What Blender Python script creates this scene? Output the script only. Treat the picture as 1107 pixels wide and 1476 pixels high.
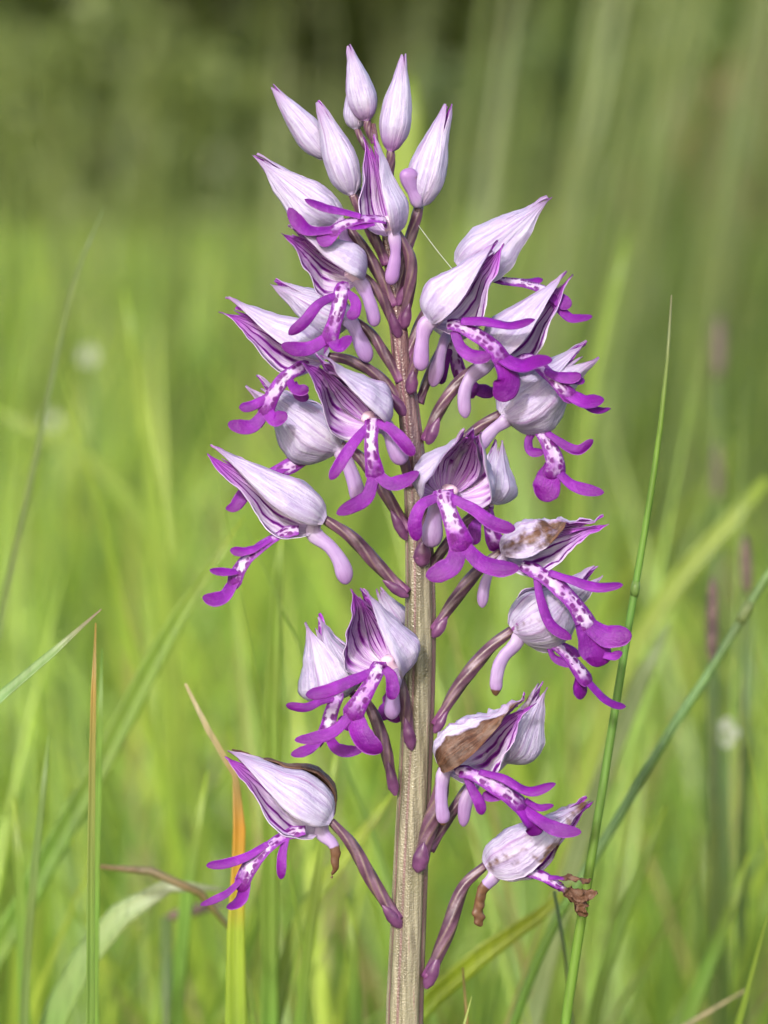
import bpy, bmesh, math, random
import numpy as np
from mathutils import Vector, Matrix, noise as mnoise

random.seed(7)
rng = np.random.default_rng(11)
for o in list(bpy.data.objects):
    bpy.data.objects.remove(o)
scn = bpy.context.scene
COL = scn.collection

# ------------------------------------------------------------------ camera
S = 0.096 / 1476.0            # metres per photo pixel at the stem
PITCH = math.radians(-4.5)
SENS, LENS = 17.3, 60.0
DIST = 0.096 * LENS / SENS
CZ = 0.325
CAM = np.array([0.0, -DIST * math.cos(PITCH), CZ])
cd = bpy.data.cameras.new('camera')
cam = bpy.data.objects.new('camera', cd)
COL.objects.link(cam)
cam.location = CAM
cam.rotation_euler = (math.pi / 2 + PITCH, 0, 0)
cd.sensor_fit = 'VERTICAL'
cd.sensor_height = SENS
cd.sensor_width = SENS
cd.lens = LENS
cd.clip_start = 0.01
cd.clip_end = 400
cd.dof.use_dof = True
cd.dof.focus_distance = DIST - 0.0015
cd.dof.aperture_fstop = 13.0
cd.dof.aperture_blades = 7
scn.camera = cam

# ------------------------------------------------------------------ sky, sun, exposure
SUN_DIR = Vector((-0.24, -0.86, 0.48)).normalized()      # towards the sun
w = bpy.data.worlds.new('World')
scn.world = w
w.use_nodes = True
wn = w.node_tree
sky = wn.nodes.new('ShaderNodeTexSky')
sky.sky_type = 'NISHITA'
sky.sun_disc = False
sky.sun_elevation = math.asin(SUN_DIR.z)
sky.sun_rotation = math.atan2(SUN_DIR.x, SUN_DIR.y)
sky.air_density = 1.0
sky.dust_density = 2.5
wn.links.new(sky.outputs[0], wn.nodes['Background'].inputs[0])
wn.nodes['Background'].inputs[1].default_value = 0.15
sl = bpy.data.lights.new('sun', 'SUN')
so = bpy.data.objects.new('sun', sl)
COL.objects.link(so)
sl.energy = 1.9
sl.angle = math.radians(5.0)
sl.color = (1.0, 0.975, 0.94)
so.rotation_euler = (-SUN_DIR).to_track_quat('-Z', 'Y').to_euler()
so.location = (-2, -2, 4)
scn.cycles.max_bounces = 6
scn.cycles.diffuse_bounces = 3
scn.cycles.glossy_bounces = 2
scn.view_settings.view_transform = 'Standard'
scn.view_settings.look = 'None'
scn.view_settings.exposure = 1.33
scn.view_settings.gamma = 1.0
scn.view_settings.use_curve_mapping = False

# ------------------------------------------------------------------ pixel -> place
_f = np.array([0, math.cos(PITCH), math.sin(PITCH)])
_u = np.array([0, -math.sin(PITCH), math.cos(PITCH)])


def W(px, py, d=0.0):
    """photo pixel + depth (in pixel units, towards the camera, from the stem's vertical plane)"""
    r = _f + np.array([1, 0, 0]) * (px - 553.5) / 1476 * SENS / LENS + _u * (738 - py) / 1476 * SENS / LENS
    t = (-d * S - CAM[1]) / r[1]
    return CAM + r * t


# ------------------------------------------------------------------ object helpers
def tag(o, label=None, cat=None, group=None, kind=None):
    if label: o['label'] = label
    if cat: o['category'] = cat
    if group: o['group'] = group
    if kind: o['kind'] = kind
    return o


def empty(name, loc):
    o = bpy.data.objects.new(name, None)
    o.empty_display_size = 0.01
    COL.objects.link(o)
    o.location = loc
    return o


def meshobj(name, V, F, mat, parent=None, loc=(0, 0, 0), attrs=None, smooth=True):
    me = bpy.data.meshes.new(name)
    if isinstance(F, np.ndarray) and F.ndim == 2:
        V = np.asarray(V, dtype=np.float32)
        k = F.shape[1]
        me.vertices.add(len(V)); me.vertices.foreach_set('co', V.ravel())
        me.loops.add(F.size); me.loops.foreach_set('vertex_index', F.astype(np.int32).ravel())
        me.polygons.add(len(F)); me.polygons.foreach_set('loop_start', (np.arange(len(F)) * k).astype(np.int32))
        me.update(calc_edges=True)
    else:
        me.from_pydata([tuple(map(float, v)) for v in V], [], [tuple(int(i) for i in f) for f in F])
    if attrs:
        for an, arr in attrs.items():
            at = me.color_attributes.new(an, 'FLOAT_COLOR', 'POINT')
            a4 = np.ones((len(V), 4), dtype=np.float32)
            arr = np.asarray(arr, dtype=np.float32)
            a4[:, :arr.shape[1]] = arr
            at.data.foreach_set('color', a4.ravel())
    if smooth:
        me.polygons.foreach_set('use_smooth', np.ones(len(me.polygons), dtype=bool))
    me.materials.append(mat)
    me.update()
    o = bpy.data.objects.new(name, me)
    COL.objects.link(o)
    o.location = loc
    if parent: o.parent = parent
    return o


# ------------------------------------------------------------------ material helpers
class NT:
    def __init__(s, name):
        s.m = bpy.data.materials.new(name)
        s.m.use_nodes = True
        s.t = s.m.node_tree
        s.t.nodes.clear()
        s.out = s.t.nodes.new('ShaderNodeOutputMaterial')

    def put(s, sock, v):
        if v is None: return
        if isinstance(v, bpy.types.NodeSocket): s.t.links.new(v, sock)
        elif isinstance(v, (tuple, list)) and len(v) == 3 and sock.type == 'RGBA': sock.default_value = (*v, 1)
        else: sock.default_value = v

    def n(s, ty, **kw):
        nd = s.t.nodes.new(ty)
        for k, v in kw.items(): setattr(nd, k, v)
        return nd

    def math(s, op, a, b=None, c=None):
        nd = s.n('ShaderNodeMath', operation=op)
        s.put(nd.inputs[0], a); s.put(nd.inputs[1], b)
        if c is not None: s.put(nd.inputs[2], c)
        return nd.outputs[0]

    def step(s, x, a, b, lo=0.0, hi=1.0):
        nd = s.n('ShaderNodeMapRange', interpolation_type='SMOOTHSTEP')
        s.put(nd.inputs[0], x)
        nd.inputs[1].default_value = a; nd.inputs[2].default_value = b
        nd.inputs[3].default_value = lo; nd.inputs[4].default_value = hi
        return nd.outputs[0]

    def mix(s, f, a, b, mode='MIX'):
        nd = s.n('ShaderNodeMix', data_type='RGBA', blend_type=mode)
        s.put(nd.inputs[0], f); s.put(nd.inputs[6], a); s.put(nd.inputs[7], b)
        return nd.outputs[2]

    def attr(s, name):
        nd = s.n('ShaderNodeAttribute', attribute_name=name)
        sp = s.n('ShaderNodeSeparateColor')
        s.t.links.new(nd.outputs['Color'], sp.inputs[0])
        return nd.outputs['Color'], sp.outputs[0], sp.outputs[1], sp.outputs[2]

    def coord(s):
        return s.n('ShaderNodeTexCoord').outputs['Object']

    def noise(s, scale, vec=None, detail=3, rough=0.55):
        nd = s.n('ShaderNodeTexNoise')
        s.put(nd.inputs['Vector'], vec if vec is not None else s.coord())
        nd.inputs['Scale'].default_value = scale
        nd.inputs['Detail'].default_value = detail
        nd.inputs['Roughness'].default_value = rough
        return nd.outputs[0]

    def voro(s, scale, vec=None, feature='F1'):
        nd = s.n('ShaderNodeTexVoronoi', feature=feature)
        s.put(nd.inputs['Vector'], vec if vec is not None else s.coord())
        nd.inputs['Scale'].default_value = scale
        return nd.outputs['Distance']

    def bump(s, h, strength, dist):
        nd = s.n('ShaderNodeBump')
        nd.inputs['Strength'].default_value = strength
        nd.inputs['Distance'].default_value = dist
        s.put(nd.inputs['Height'], h)
        return nd.outputs[0]

    def leafy(s, color, trans=0.3, rough=0.5, spec=0.3, normal=None, tcol=None):
        p = s.n('ShaderNodeBsdfPrincipled')
        s.put(p.inputs['Base Color'], color)
        s.put(p.inputs['Roughness'], rough)
        s.put(p.inputs['Specular IOR Level'], spec)
        t = s.n('ShaderNodeBsdfTranslucent')
        s.put(t.inputs[0], tcol if tcol is not None else color)
        if normal is not None:
            s.t.links.new(normal, p.inputs['Normal']); s.t.links.new(normal, t.inputs['Normal'])
        mx = s.n('ShaderNodeMixShader')
        s.put(mx.inputs[0], trans)
        s.t.links.new(p.outputs[0], mx.inputs[1]); s.t.links.new(t.outputs[0], mx.inputs[2])
        s.t.links.new(mx.outputs[0], s.out.inputs[0])
        return s.m


PAPER_BROWN = (0.26, 0.12, 0.055)


def mat_sepal():
    g = NT('orchid_sepal')
    _, u, v, inner = g.attr('pat')          # u across 0..1, v along 0..1, inner face 0/1
    _, wither, purple, rnd = g.attr('tint')
    co = g.coord()
    nz = g.noise(700, co, 3)
    nz2 = g.noise(220, co, 4)
    cv = g.n('ShaderNodeCombineXYZ')
    g.put(cv.inputs[0], g.math('MULTIPLY', u, 11.0)); g.put(cv.inputs[1], g.math('MULTIPLY', v, 1.6)); g.put(cv.inputs[2], g.math('MULTIPLY', rnd, 40.0))
    streak = g.noise(1.6, cv.outputs[0], 5, 0.62)          # runs along the petal
    fine = g.noise(2600, co, 2)
    # outer face: pale lilac, streaked and mottled
    outer = g.mix(g.step(streak, 0.36, 0.66), (0.36, 0.295, 0.465), (0.475, 0.44, 0.57))
    outer = g.mix(g.math('MULTIPLY', g.step(nz2, 0.48, 0.72), 0.55), outer, (0.39, 0.30, 0.49))
    outer = g.mix(g.step(fine, 0.55, 0.72, 0.0, 0.35), outer, (0.53, 0.50, 0.61))
    uw = g.math('ADD', g.math('MULTIPLY', u, 5.0), g.math('MULTIPLY', g.math('SUBTRACT', nz2, 0.5), 0.5))
    uw = g.math('ADD', uw, g.math('MULTIPLY', rnd, 0.9))
    tri = g.math('ABSOLUTE', g.math('SUBTRACT', g.math('FRACT', uw), 0.5))
    vein = g.step(tri, 0.0, 0.13, 1.0, 0.0)
    outer = g.mix(g.math('MULTIPLY', vein, g.step(nz, 0.38, 0.7, 0.05, 0.55)), outer, (0.26, 0.15, 0.38))
    rim = g.step(g.math('ABSOLUTE', g.math('SUBTRACT', u, 0.5)), 0.40, 0.5)
    outer = g.mix(g.math('MULTIPLY', rim, g.step(nz2, 0.4, 0.65, 0.1, 0.6)), outer, (0.46, 0.38, 0.49))
    outer = g.mix(g.math('MULTIPLY', g.math('MULTIPLY', purple, purple), g.step(v, 0.30, 0.0)), outer, (0.24, 0.06, 0.27))
    tipf = g.math('MULTIPLY', g.step(v, 0.70, 1.0), g.step(streak, 0.35, 0.65, 0.15, 0.75))
    outer = g.mix(tipf, outer, (0.30, 0.10, 0.35))
    mid = g.step(g.math('ABSOLUTE', g.math('SUBTRACT', u, 0.5)), 0.05, 0.0)
    outer = g.mix(g.math('MULTIPLY', mid, g.step(streak, 0.25, 0.7, 0.75, 0.25)), outer, (0.26, 0.10, 0.31))
    # inner face: white with dark violet stripes, violet towards the tip
    iw = g.math('ADD', g.math('MULTIPLY', u, 5.0), g.math('MULTIPLY', g.math('SUBTRACT', nz2, 0.5), 0.35))
    itri = g.math('ABSOLUTE', g.math('SUBTRACT', g.math('FRACT', iw), 0.5))
    istripe = g.math('MULTIPLY', g.step(itri, 0.10, 0.20, 1.0, 0.0), g.step(nz, 0.24, 0.40))
    istripe = g.math('MULTIPLY', istripe, g.step(v, 0.1, 0.25))
    ibase = g.mix(g.step(streak, 0.38, 0.62), (0.48, 0.34, 0.60), (0.68, 0.62, 0.76))
    ibase = g.mix(g.math('MULTIPLY', g.step(g.math('ADD', v, g.math('MULTIPLY', g.math('SUBTRACT', streak, 0.5), 0.8)), 0.42, 0.95), 0.95), ibase, (0.33, 0.02, 0.46))
    ibase = g.mix(g.math('MULTIPLY', purple, g.step(streak, 0.3, 0.65, 0.8, 0.2)), ibase, (0.40, 0.08, 0.55))
    core = g.step(itri, 0.02, 0.09, 1.0, 0.0)
    innerc = g.mix(istripe, ibase, g.mix(core, (0.24, 0.014, 0.34), (0.085, 0.005, 0.14)))
    col = g.mix(inner, outer, innerc)
    # papery brown where the petal has withered
    wn_ = g.step(g.math('ADD', g.math('MULTIPLY', wither, 1.3), g.math('MULTIPLY', g.math('SUBTRACT', nz2, 0.5), 1.5)), 0.48, 0.62)
    brown = g.mix(g.step(streak, 0.35, 0.65), (0.05, 0.022, 0.014), (0.15, 0.07, 0.04))
    brown = g.mix(g.step(nz, 0.5, 0.7, 0.0, 0.5), brown, (0.20, 0.14, 0.115))
    col = g.mix(wn_, col, brown)
    h = g.math('ADD', g.math('MULTIPLY', fine, 0.5), g.math('MULTIPLY', streak, 1.6))
    nrm = g.bump(h, 0.65, 0.00022)
    return g.leafy(col, 0.30, g.step(fine, 0.3, 0.7, 0.34, 0.6), 0.35, nrm)


def mat_lip():
    g = NT('orchid_lip')
    _, u, lat, body = g.attr('pat')         # along body, across 0..1, body mask on the upper face
    _, wither, _, rnd = g.attr('tint')
    co = g.coord()
    nz = g.noise(450, co, 3)
    fine = g.noise(1800, co, 2)
    mag = g.mix(g.step(nz, 0.3, 0.7), (0.10, 0.0015, 0.15), (0.19, 0.005, 0.27))
    mag = g.mix(g.step(u, 0.85, 0.1, 0.0, 0.55), mag, (0.24, 0.05, 0.36))
    mag = g.mix(g.step(fine, 0.58, 0.75, 0.0, 0.35), mag, (0.28, 0.05, 0.38))
    un0 = g.math('ADD', u, g.math('MULTIPLY', g.math('SUBTRACT', nz, 0.5), 0.5))
    cl = g.n('ShaderNodeCombineXYZ')
    g.put(cl.inputs[0], g.math('MULTIPLY', lat, 9.0)); g.put(cl.inputs[1], g.math('MULTIPLY', u, 5.0))
    lst = g.noise(1.0, cl.outputs[0], 4, 0.6)
    mag = g.mix(g.step(lst, 0.42, 0.66, 0.0, 0.55), mag, (0.10, 0.002, 0.15))
    mag = g.mix(g.step(un0, 0.78, 1.0, 0.0, 0.7), mag, (0.085, 0.001, 0.11))
    mag = g.mix(g.math('MULTIPLY', g.step(lat, 0.82, 1.0), 0.4), mag, (0.30, 0.09, 0.36))
    white = g.mix(g.step(nz, 0.35, 0.65), (0.52, 0.43, 0.60), (0.36, 0.18, 0.46))
    latn = g.math('ADD', lat, g.math('MULTIPLY', g.math('SUBTRACT', fine, 0.5), 1.1))
    wm = g.math('MULTIPLY', body, g.step(latn, 0.38, 0.78, 1.0, 0.0))
    un = g.math('ADD', u, g.math('MULTIPLY', g.math('SUBTRACT', nz, 0.5), 0.7))
    wm = g.math('MULTIPLY', wm, g.step(un, 0.66, 0.95, 1.0, 0.0))
    col = g.mix(wm, mag, white)
    sv = g.voro(1500, co)
    spots = g.math('MULTIPLY', g.step(g.math('ADD', sv, g.math('MULTIPLY', fine, 0.35)), 0.80, 0.54, 0.0, 1.0), body)
    side = g.step(g.math('ABSOLUTE', g.math('SUBTRACT', lat, 0.45)), 0.15, 0.42, 1.0, 0.25)
    col = g.mix(g.math('MULTIPLY', spots, side), col, (0.10, 0.003, 0.125))
    brown = g.mix(nz, (0.045, 0.02, 0.012), (0.16, 0.08, 0.045))
    col = g.mix(g.step(g.math('ADD', wither, g.math('MULTIPLY', g.math('SUBTRACT', nz, 0.5), 0.5)), 0.4, 0.6), col, brown)
    h = g.math('ADD', g.math('MULTIPLY', g.voro(4200, co), .8), g.math('MULTIPLY', lst, 1.6))
    nrm = g.bump(h, 0.5, 0.00007)
    return g.leafy(col, 0.22, 0.5, 0.28, nrm)


def mat_spur():
    g = NT('orchid_spur')
    _, u, v, _ = g.attr('pat')
    _, wither, _, rnd = g.attr('tint')
    co = g.coord()
    nz = g.noise(350, co, 3)
    fine = g.noise(1500, co, 2)
    col = g.mix(g.step(nz, 0.3, 0.7), (0.30, 0.20, 0.40), (0.38, 0.29, 0.47))
    col = g.mix(g.math('MULTIPLY', rnd, 0.7), col, (0.28, 0.09, 0.34))
    col = g.mix(g.math('MULTIPLY', g.step(v, 0.62, 1.0), 0.45), col, (0.27, 0.115, 0.32))
    col = g.mix(g.math('MULTIPLY', g.step(v, 0.35, 0.1), 0.4), col, (0.40, 0.35, 0.44))
    su = g.n('ShaderNodeCombineXYZ')
    g.put(su.inputs[0], g.math('MULTIPLY', u, 14.0)); g.put(su.inputs[1], g.math('MULTIPLY', v, 3.0)); g.put(su.inputs[2], g.math('MULTIPLY', rnd, 30.0))
    sst = g.noise(1.0, su.outputs[0], 4, 0.6)
    col = g.mix(g.step(sst, 0.45, 0.7, 0.0, 0.5), col, (0.24, 0.13, 0.30))
    ed = g.step(g.math('ADD', wither, g.math('MULTIPLY', g.math('SUBTRACT', nz, 0.5), 0.9)), 0.45, 0.6)
    col = g.mix(ed, col, g.mix(fine, (0.05, 0.022, 0.014), (0.19, 0.095, 0.05)))
    sp = g.math('MULTIPLY', g.step(fine, 0.7, 0.76), 0.5)
    col = g.mix(sp, col, (0.30, 0.17, 0.12))
    nrm = g.bump(g.math('ADD', fine, nz), 0.25, 0.00007)
    return g.leafy(col, 0.28, 0.42, 0.35, nrm)


def mat_ovary():
    g = NT('orchid_ovary')
    _, u, v, rib = g.attr('pat')
    co = g.coord()
    nz = g.noise(500, co, 4)
    fine = g.noise(2600, co, 2)
    col = g.mix(g.step(nz, 0.3, 0.7), (0.045, 0.018, 0.035), (0.10, 0.042, 0.078))
    col = g.mix(g.math('MULTIPLY', g.step(rib, 0.55, 0.95), g.step(nz, 0.35, 0.7, 0.2, 0.75)), col, (0.12, 0.085, 0.055))
    col = g.mix(g.step(rib, 0.3, 0.0, 0.0, 0.45), col, (0.05, 0.018, 0.03))
    col = g.mix(g.step(v, 0.80, 1.0, 0.0, 0.75), col, (0.14, 0.035, 0.13))
    nrm = g.bump(g.math('ADD', g.math('MULTIPLY', fine, .7), nz), 0.5, 0.00008)
    return g.leafy(col, 0.05, 0.42, 0.45, nrm)


def mat_bract():
    g = NT('orchid_bract')
    co = g.coord()
    nz = g.noise(500, co, 4)
    col = g.mix(g.step(nz, 0.3, 0.7), (0.065, 0.018, 0.06), (0.14, 0.05, 0.13))
    nrm = g.bump(nz, 0.3, 0.00008)
    return g.leafy(col, 0.15, 0.4, 0.4, nrm)


def mat_stem():
    g = NT('orchid_stem')
    _, ang, v, ridge = g.attr('pat')        # v: 0 top .. 1 frame bottom
    co = g.coord()
    mp = g.n('ShaderNodeMapping')
    mp.inputs['Scale'].default_value = (1, 1, 0.06)
    g.put(mp.inputs[0], co)
    streak = g.noise(2600, mp.outputs[0], 3)
    big = g.noise(160, co, 3)
    fine = g.noise(3500, co, 2)
    pale = g.mix(g.step(streak, 0.35, 0.65), (0.085, 0.072, 0.05), (0.215, 0.195, 0.135))
    pale = g.mix(g.step(big, 0.4, 0.7, 0.0, 0.4), pale, (0.12, 0.115, 0.05))
    dark = g.mix(g.step(streak, 0.35, 0.65), (0.06, 0.026, 0.036), (0.145, 0.085, 0.085))
    # violet tinge runs down from the flowers, thinning out below
    top = g.step(g.math('ADD', v, g.math('MULTIPLY', g.math('SUBTRACT', big, 0.5), 0.25)), 0.28, 0.55, 1.0, 0.0)
    col = g.mix(top, pale, dark)
    line = g.step(ridge, 0.35, 0.08)
    col = g.mix(g.math('MULTIPLY', line, g.step(streak, 0.3, 0.55, 0.15, 0.8)), col, (0.13, 0.05, 0.07))
    col = g.mix(g.step(streak, 0.62, 0.75, 0.0, 0.55), col, (0.16, 0.06, 0.08))
    col = g.mix(g.math('MULTIPLY', g.step(g.math('ABSOLUTE', g.math('SUBTRACT', ang, 0.95)), 0.13, 0.02), g.step(big, 0.35, 0.6, 0.35, 0.8)), col, (0.10, 0.045, 0.06))
    cells = g.voro(5200, co)
    nrm = g.bump(g.math('ADD', g.math('MULTIPLY', cells, 0.55), g.math('ADD', g.math('MULTIPLY', fine, 0.4), g.math('MULTIPLY', streak, 1.2))), 0.65, 0.0001)
    return g.leafy(col, 0.03, 0.27, 0.6, nrm)


def mat_column():
    g = NT('orchid_column')
    co = g.coord()
    nz = g.noise(600, co, 3)
    col = g.mix(nz, (0.62, 0.38, 0.56), (0.74, 0.58, 0.66))
    return g.leafy(col, 0.2, 0.35, 0.4, g.bump(nz, 0.3, 0.0001))


def mat_leaf(name='grass_leaf', trans=0.38, rough=0.42, stripe=True, spec=0.35):
    g = NT(name)
    col, r, gg, b = g.attr('col')
    co = g.coord()
    mp = g.n('ShaderNodeMapping')
    mp.inputs['Scale'].default_value = (1, 1, 0.05)
    g.put(mp.inputs[0], co)
    st = g.noise(1500, mp.outputs[0], 3)
    nz = g.noise(60, co, 4)
    c = g.mix(g.step(nz, 0.35, 0.7, 0.0, 0.35), col, (0.16, 0.17, 0.03), 'MIX')
    if stripe:
        c = g.mix(g.step(st, 0.45, 0.7, 0.0, 0.35), c, (0.03, 0.06, 0.012))
    tc = g.mix(0.5, c, (0.32, 0.48, 0.03), 'MIX')
    return g.leafy(c, trans, rough, spec, g.bump(st, 0.25, 0.0002), tc)


def mat_plain(name, c1, c2, scale=40, trans=0.0, rough=0.7, bump=0.4, bd=0.001):
    g = NT(name)
    nz = g.noise(scale, g.coord(), 5)
    col = g.mix(g.step(nz, 0.3, 0.7), c1, c2)
    return g.leafy(col, trans, rough, 0.25, g.bump(nz, bump, bd))


M = dict(sepal=mat_sepal(), lip=mat_lip(), spur=mat_spur(), ovary=mat_ovary(), bract=mat_bract(), stem=mat_stem(),
         column=mat_column(), leaf=mat_leaf(), grass=mat_leaf('meadow_grass', 0.40, 0.42, False, 0.4),
         foliage=mat_leaf('shrub_leaves', 0.30, 0.5, False),
         bark=mat_plain('bark', (0.05, 0.04, 0.03), (0.11, 0.09, 0.07), 30, bump=0.8, bd=0.01),
         soil=mat_plain('meadow_soil', (0.035, 0.045, 0.014), (0.06, 0.075, 0.02), 25, bump=0.8, bd=0.01),
         seed=mat_plain('seed_head', (0.045, 0.03, 0.03), (0.14, 0.09, 0.08), 900, bump=0.8),
         seedpink=mat_plain('pale_seed_head', (0.08, 0.06, 0.055), (0.15, 0.11, 0.10), 900, bump=0.8),
         white=mat_plain('white_petal', (0.30, 0.33, 0.24), (0.40, 0.42, 0.32), 300, 0.3),
         silk=mat_plain('spider_silk', (0.6, 0.6, 0.58), (0.7, 0.7, 0.7), 100, 0.3, 0.3))

# ================================================================== setting
# ground: one big sheet, gently uneven
n_ = 90
gx = np.sinh(np.linspace(-5.2, 5.2, n_)) * 1.4
gy = np.sinh(np.linspace(-5.2, 5.2, n_)) * 1.4 + 1.0
X, Y = np.meshgrid(gx, gy, indexing='ij')
Z = 0.006 * np.sin(X * 7 + 1.3) * np.cos(Y * 5.1) - 0.004
Vg = np.stack([X, Y, Z], -1).reshape(-1, 3)
ii, jj = np.meshgrid(np.arange(n_ - 1), np.arange(n_ - 1), indexing='ij')
q = (ii * n_ + jj).ravel()
Fg = np.stack([q, q + n_, q + n_ + 1, q + 1], 1)
tag(meshobj('ground', Vg, Fg, M['soil']), kind='structure')


def blades(P, H, az, lean, curve, width, cols, seg=6, twist=None):
    """many folded grass blades as arrays: roots P (N,3), height H, lean azimuth az"""
    N = len(P)
    t = np.linspace(0, 1, seg + 1)
    ang = lean[:, None] + curve[:, None] * t[None, :] ** 1.4          # angle from vertical
    ds = H[:, None] / seg
    dx = np.sin(ang) * ds; dz = np.cos(ang) * ds
    cx = np.concatenate([np.zeros((N, 1)), np.cumsum(dx[:, :-1], 1)], 1)
    cz = np.concatenate([np.zeros((N, 1)), np.cumsum(dz[:, :-1], 1)], 1)
    dirx, diry = np.cos(az)[:, None], np.sin(az)[:, None]
    cen = np.stack([P[:, 0:1] + cx * dirx, P[:, 1:2] + cx * diry, P[:, 2:3] + cz], -1)
    wp = np.interp(t, [0, .25, .6, .85, 1], [.7, 1, .85, .45, .03])
    tw = (twist if twist is not None else rng.uniform(-1.4, 1.4, N))[:, None] + t[None, :] * rng.uniform(-.8, .8, N)[:, None]
    sa = az[:, None] + math.pi / 2 + tw
    side = np.stack([np.cos(sa), np.sin(sa), np.zeros_like(sa)], -1)
    nor = np.stack([-np.sin(sa), np.cos(sa), np.zeros_like(sa)], -1)
    hw = width[:, None, None] * 0.5 * wp[None, :, None]
    a = cen - side * hw + nor * hw * .35
    c = cen + side * hw + nor * hw * .35
    V = np.stack([a, cen, c], 2).reshape(-1, 3)                        # N, seg+1, 3
    base = (np.arange(N) * (seg + 1) * 3)[:, None, None]
    k = (np.arange(seg) * 3)[None, :, None]
    j = np.arange(2)[None, None, :]
    i0 = base + k + j
    F = np.stack([i0, i0 + 1, i0 + 4, i0 + 3], -1).reshape(-1, 4)
    C = np.repeat(cols[:, None, :], (seg + 1) * 3, 1).reshape(-1, 3)
    # fresh towards the root, drier at the tip
    tt = np.repeat(np.tile(t, N), 3)[:, None]
    C = C * (1 - 0.25 * tt ** 3) + np.array([.25, .19, .06]) * 0.25 * tt ** 3
    return V, F, C


def grass_cols(N, dry=0.07):
    pal = np.array([[.115, .20, .023], [.155, .24, .023], [.085, .168, .023], [.205, .27, .032], [.108, .178, .045]])
    c = pal[rng.choice(5, N, p=[.3, .27, .18, .15, .10])]
    c = c * rng.uniform(1.0, 2.15, (N, 1))
    d = rng.random(N) < dry
    c[d] = np.array([.30, .24, .10]) * rng.uniform(.6, 1.1, (d.sum(), 1))
    return c


def scatter(N, x0, x1, y0, y1):
    x = rng.uniform(x0, x1, N); y = rng.uniform(y0, y1, N)
    return np.stack([x, y, np.full(N, -0.006)], 1)


def clump(P, n_clump, sig, x0, x1, y0, y1):
    c = np.stack([rng.uniform(x0, x1, n_clump), rng.uniform(y0, y1, n_clump)], 1)
    k = rng.integers(0, n_clump, len(P))
    P[:, :2] = c[k] + rng.normal(0, sig, (len(P), 2))
    return P


VS, FS, CS = [], [], []
vo = 0


def addgrass(P, H, lean, curve, width, dry=0.07, az=None, cols=None, seg=6):
    global vo
    N = len(P)
    az = rng.uniform(0, 2 * math.pi, N) if az is None else az
    V, F, C = blades(P, H, az, lean, curve, width, grass_cols(N, dry) if cols is None else cols, seg)
    VS.append(V); FS.append(F + vo); CS.append(C)
    vo += len(V)


def U(N, a, b): return rng.uniform(a, b, N)


# short turf under and in front of the orchid
N = 2600
P = scatter(N, -.6, .6, -.5, .10); addgrass(P, U(N, .05, .15), U(N, 0, .3), U(N, .1, 1.0), U(N, .002, .004))
# just behind the orchid
N = 2600
P = clump(scatter(N, -.4, .4, .10, .4), 260, .012, -.45, .45, .07, .45); addgrass(P, U(N, .13, .29), U(N, 0, .25), U(N, .1, .9), U(N, .002, .0045))
N = 950
P = scatter(N, -.35, .35, .075, .24); addgrass(P, U(N, .2, .33), U(N, 0, .22), U(N, .05, .7), U(N, .0010, .0026), .12, seg=12)
N = 110
P = scatter(N, -.3, .3, .045, .09); addgrass(P, U(N, .18, .285), U(N, 0, .25), U(N, .05, .8), U(N, .001, .0022), .15, seg=12)
# mid meadow
N = 5200
P = clump(scatter(N, -.8, .8, .4, 1.5), 500, .02, -.8, .8, .38, 1.5); addgrass(P, U(N, .14, .32), U(N, 0, .3), U(N, .1, 1.0), U(N, .002, .006))
N = 15000
P = clump(scatter(N, -1.4, 1.4, 1.5, 4), 1200, .03, -1.5, 1.5, 1.45, 4.0); addgrass(P, U(N, .14, .36), U(N, 0, .3), U(N, .1, 1.0), U(N, .003, .008), seg=5)
N = 24000
P = scatter(N, -3.0, 3.0, 4, 9.5); addgrass(P, U(N, .15, .40), U(N, 0, .3), U(N, .1, .9), U(N, .006, .014), seg=4)
N = 9000
P = scatter(N, -6, 6, 9.5, 16); addgrass(P, U(N, .2, .5), U(N, 0, .3), U(N, .1, .8), U(N, .012, .025), seg=4)
tag(meshobj('meadow_grass', np.concatenate(VS), np.concatenate(FS), M['grass'], attrs={'col': np.concatenate(CS)}),
    'dense blurred green meadow grass filling the ground behind the orchid', 'grass', kind='stuff')

# tall grey-green stand of grass behind, on the right
VS, FS, CS = [], [], []
vo = 0
N = 360
P = clump(scatter(N, .02, .35, .9, 1.8), 60, .03, .0, .34, .9, 1.9)
addgrass(P, U(N, .36, .62), U(N, 0.02, .12), U(N, .05, .35), U(N, .003, .006), .12, az=rng.normal(.2, .5, N),
         cols=np.array([.08, .115, .034]) * U(N, .7, 1.4)[:, None], seg=8)
N = 160
P = clump(scatter(N, -.3, .0, 1.4, 2.6), 30, .03, -.3, .02, 1.3, 2.8)
addgrass(P, U(N, .36, .55), U(N, 0.02, .12), U(N, .05, .35), U(N, .003, .006), .12,
         cols=np.array([.08, .115, .034]) * U(N, .7, 1.4)[:, None], seg=8)
tag(meshobj('tall_grass', np.concatenate(VS), np.concatenate(FS), M['grass'], attrs={'col': np.concatenate(CS)}),
    'tall grey green grass standing above the meadow in front of the hedge', 'grass', kind='stuff')


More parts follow.
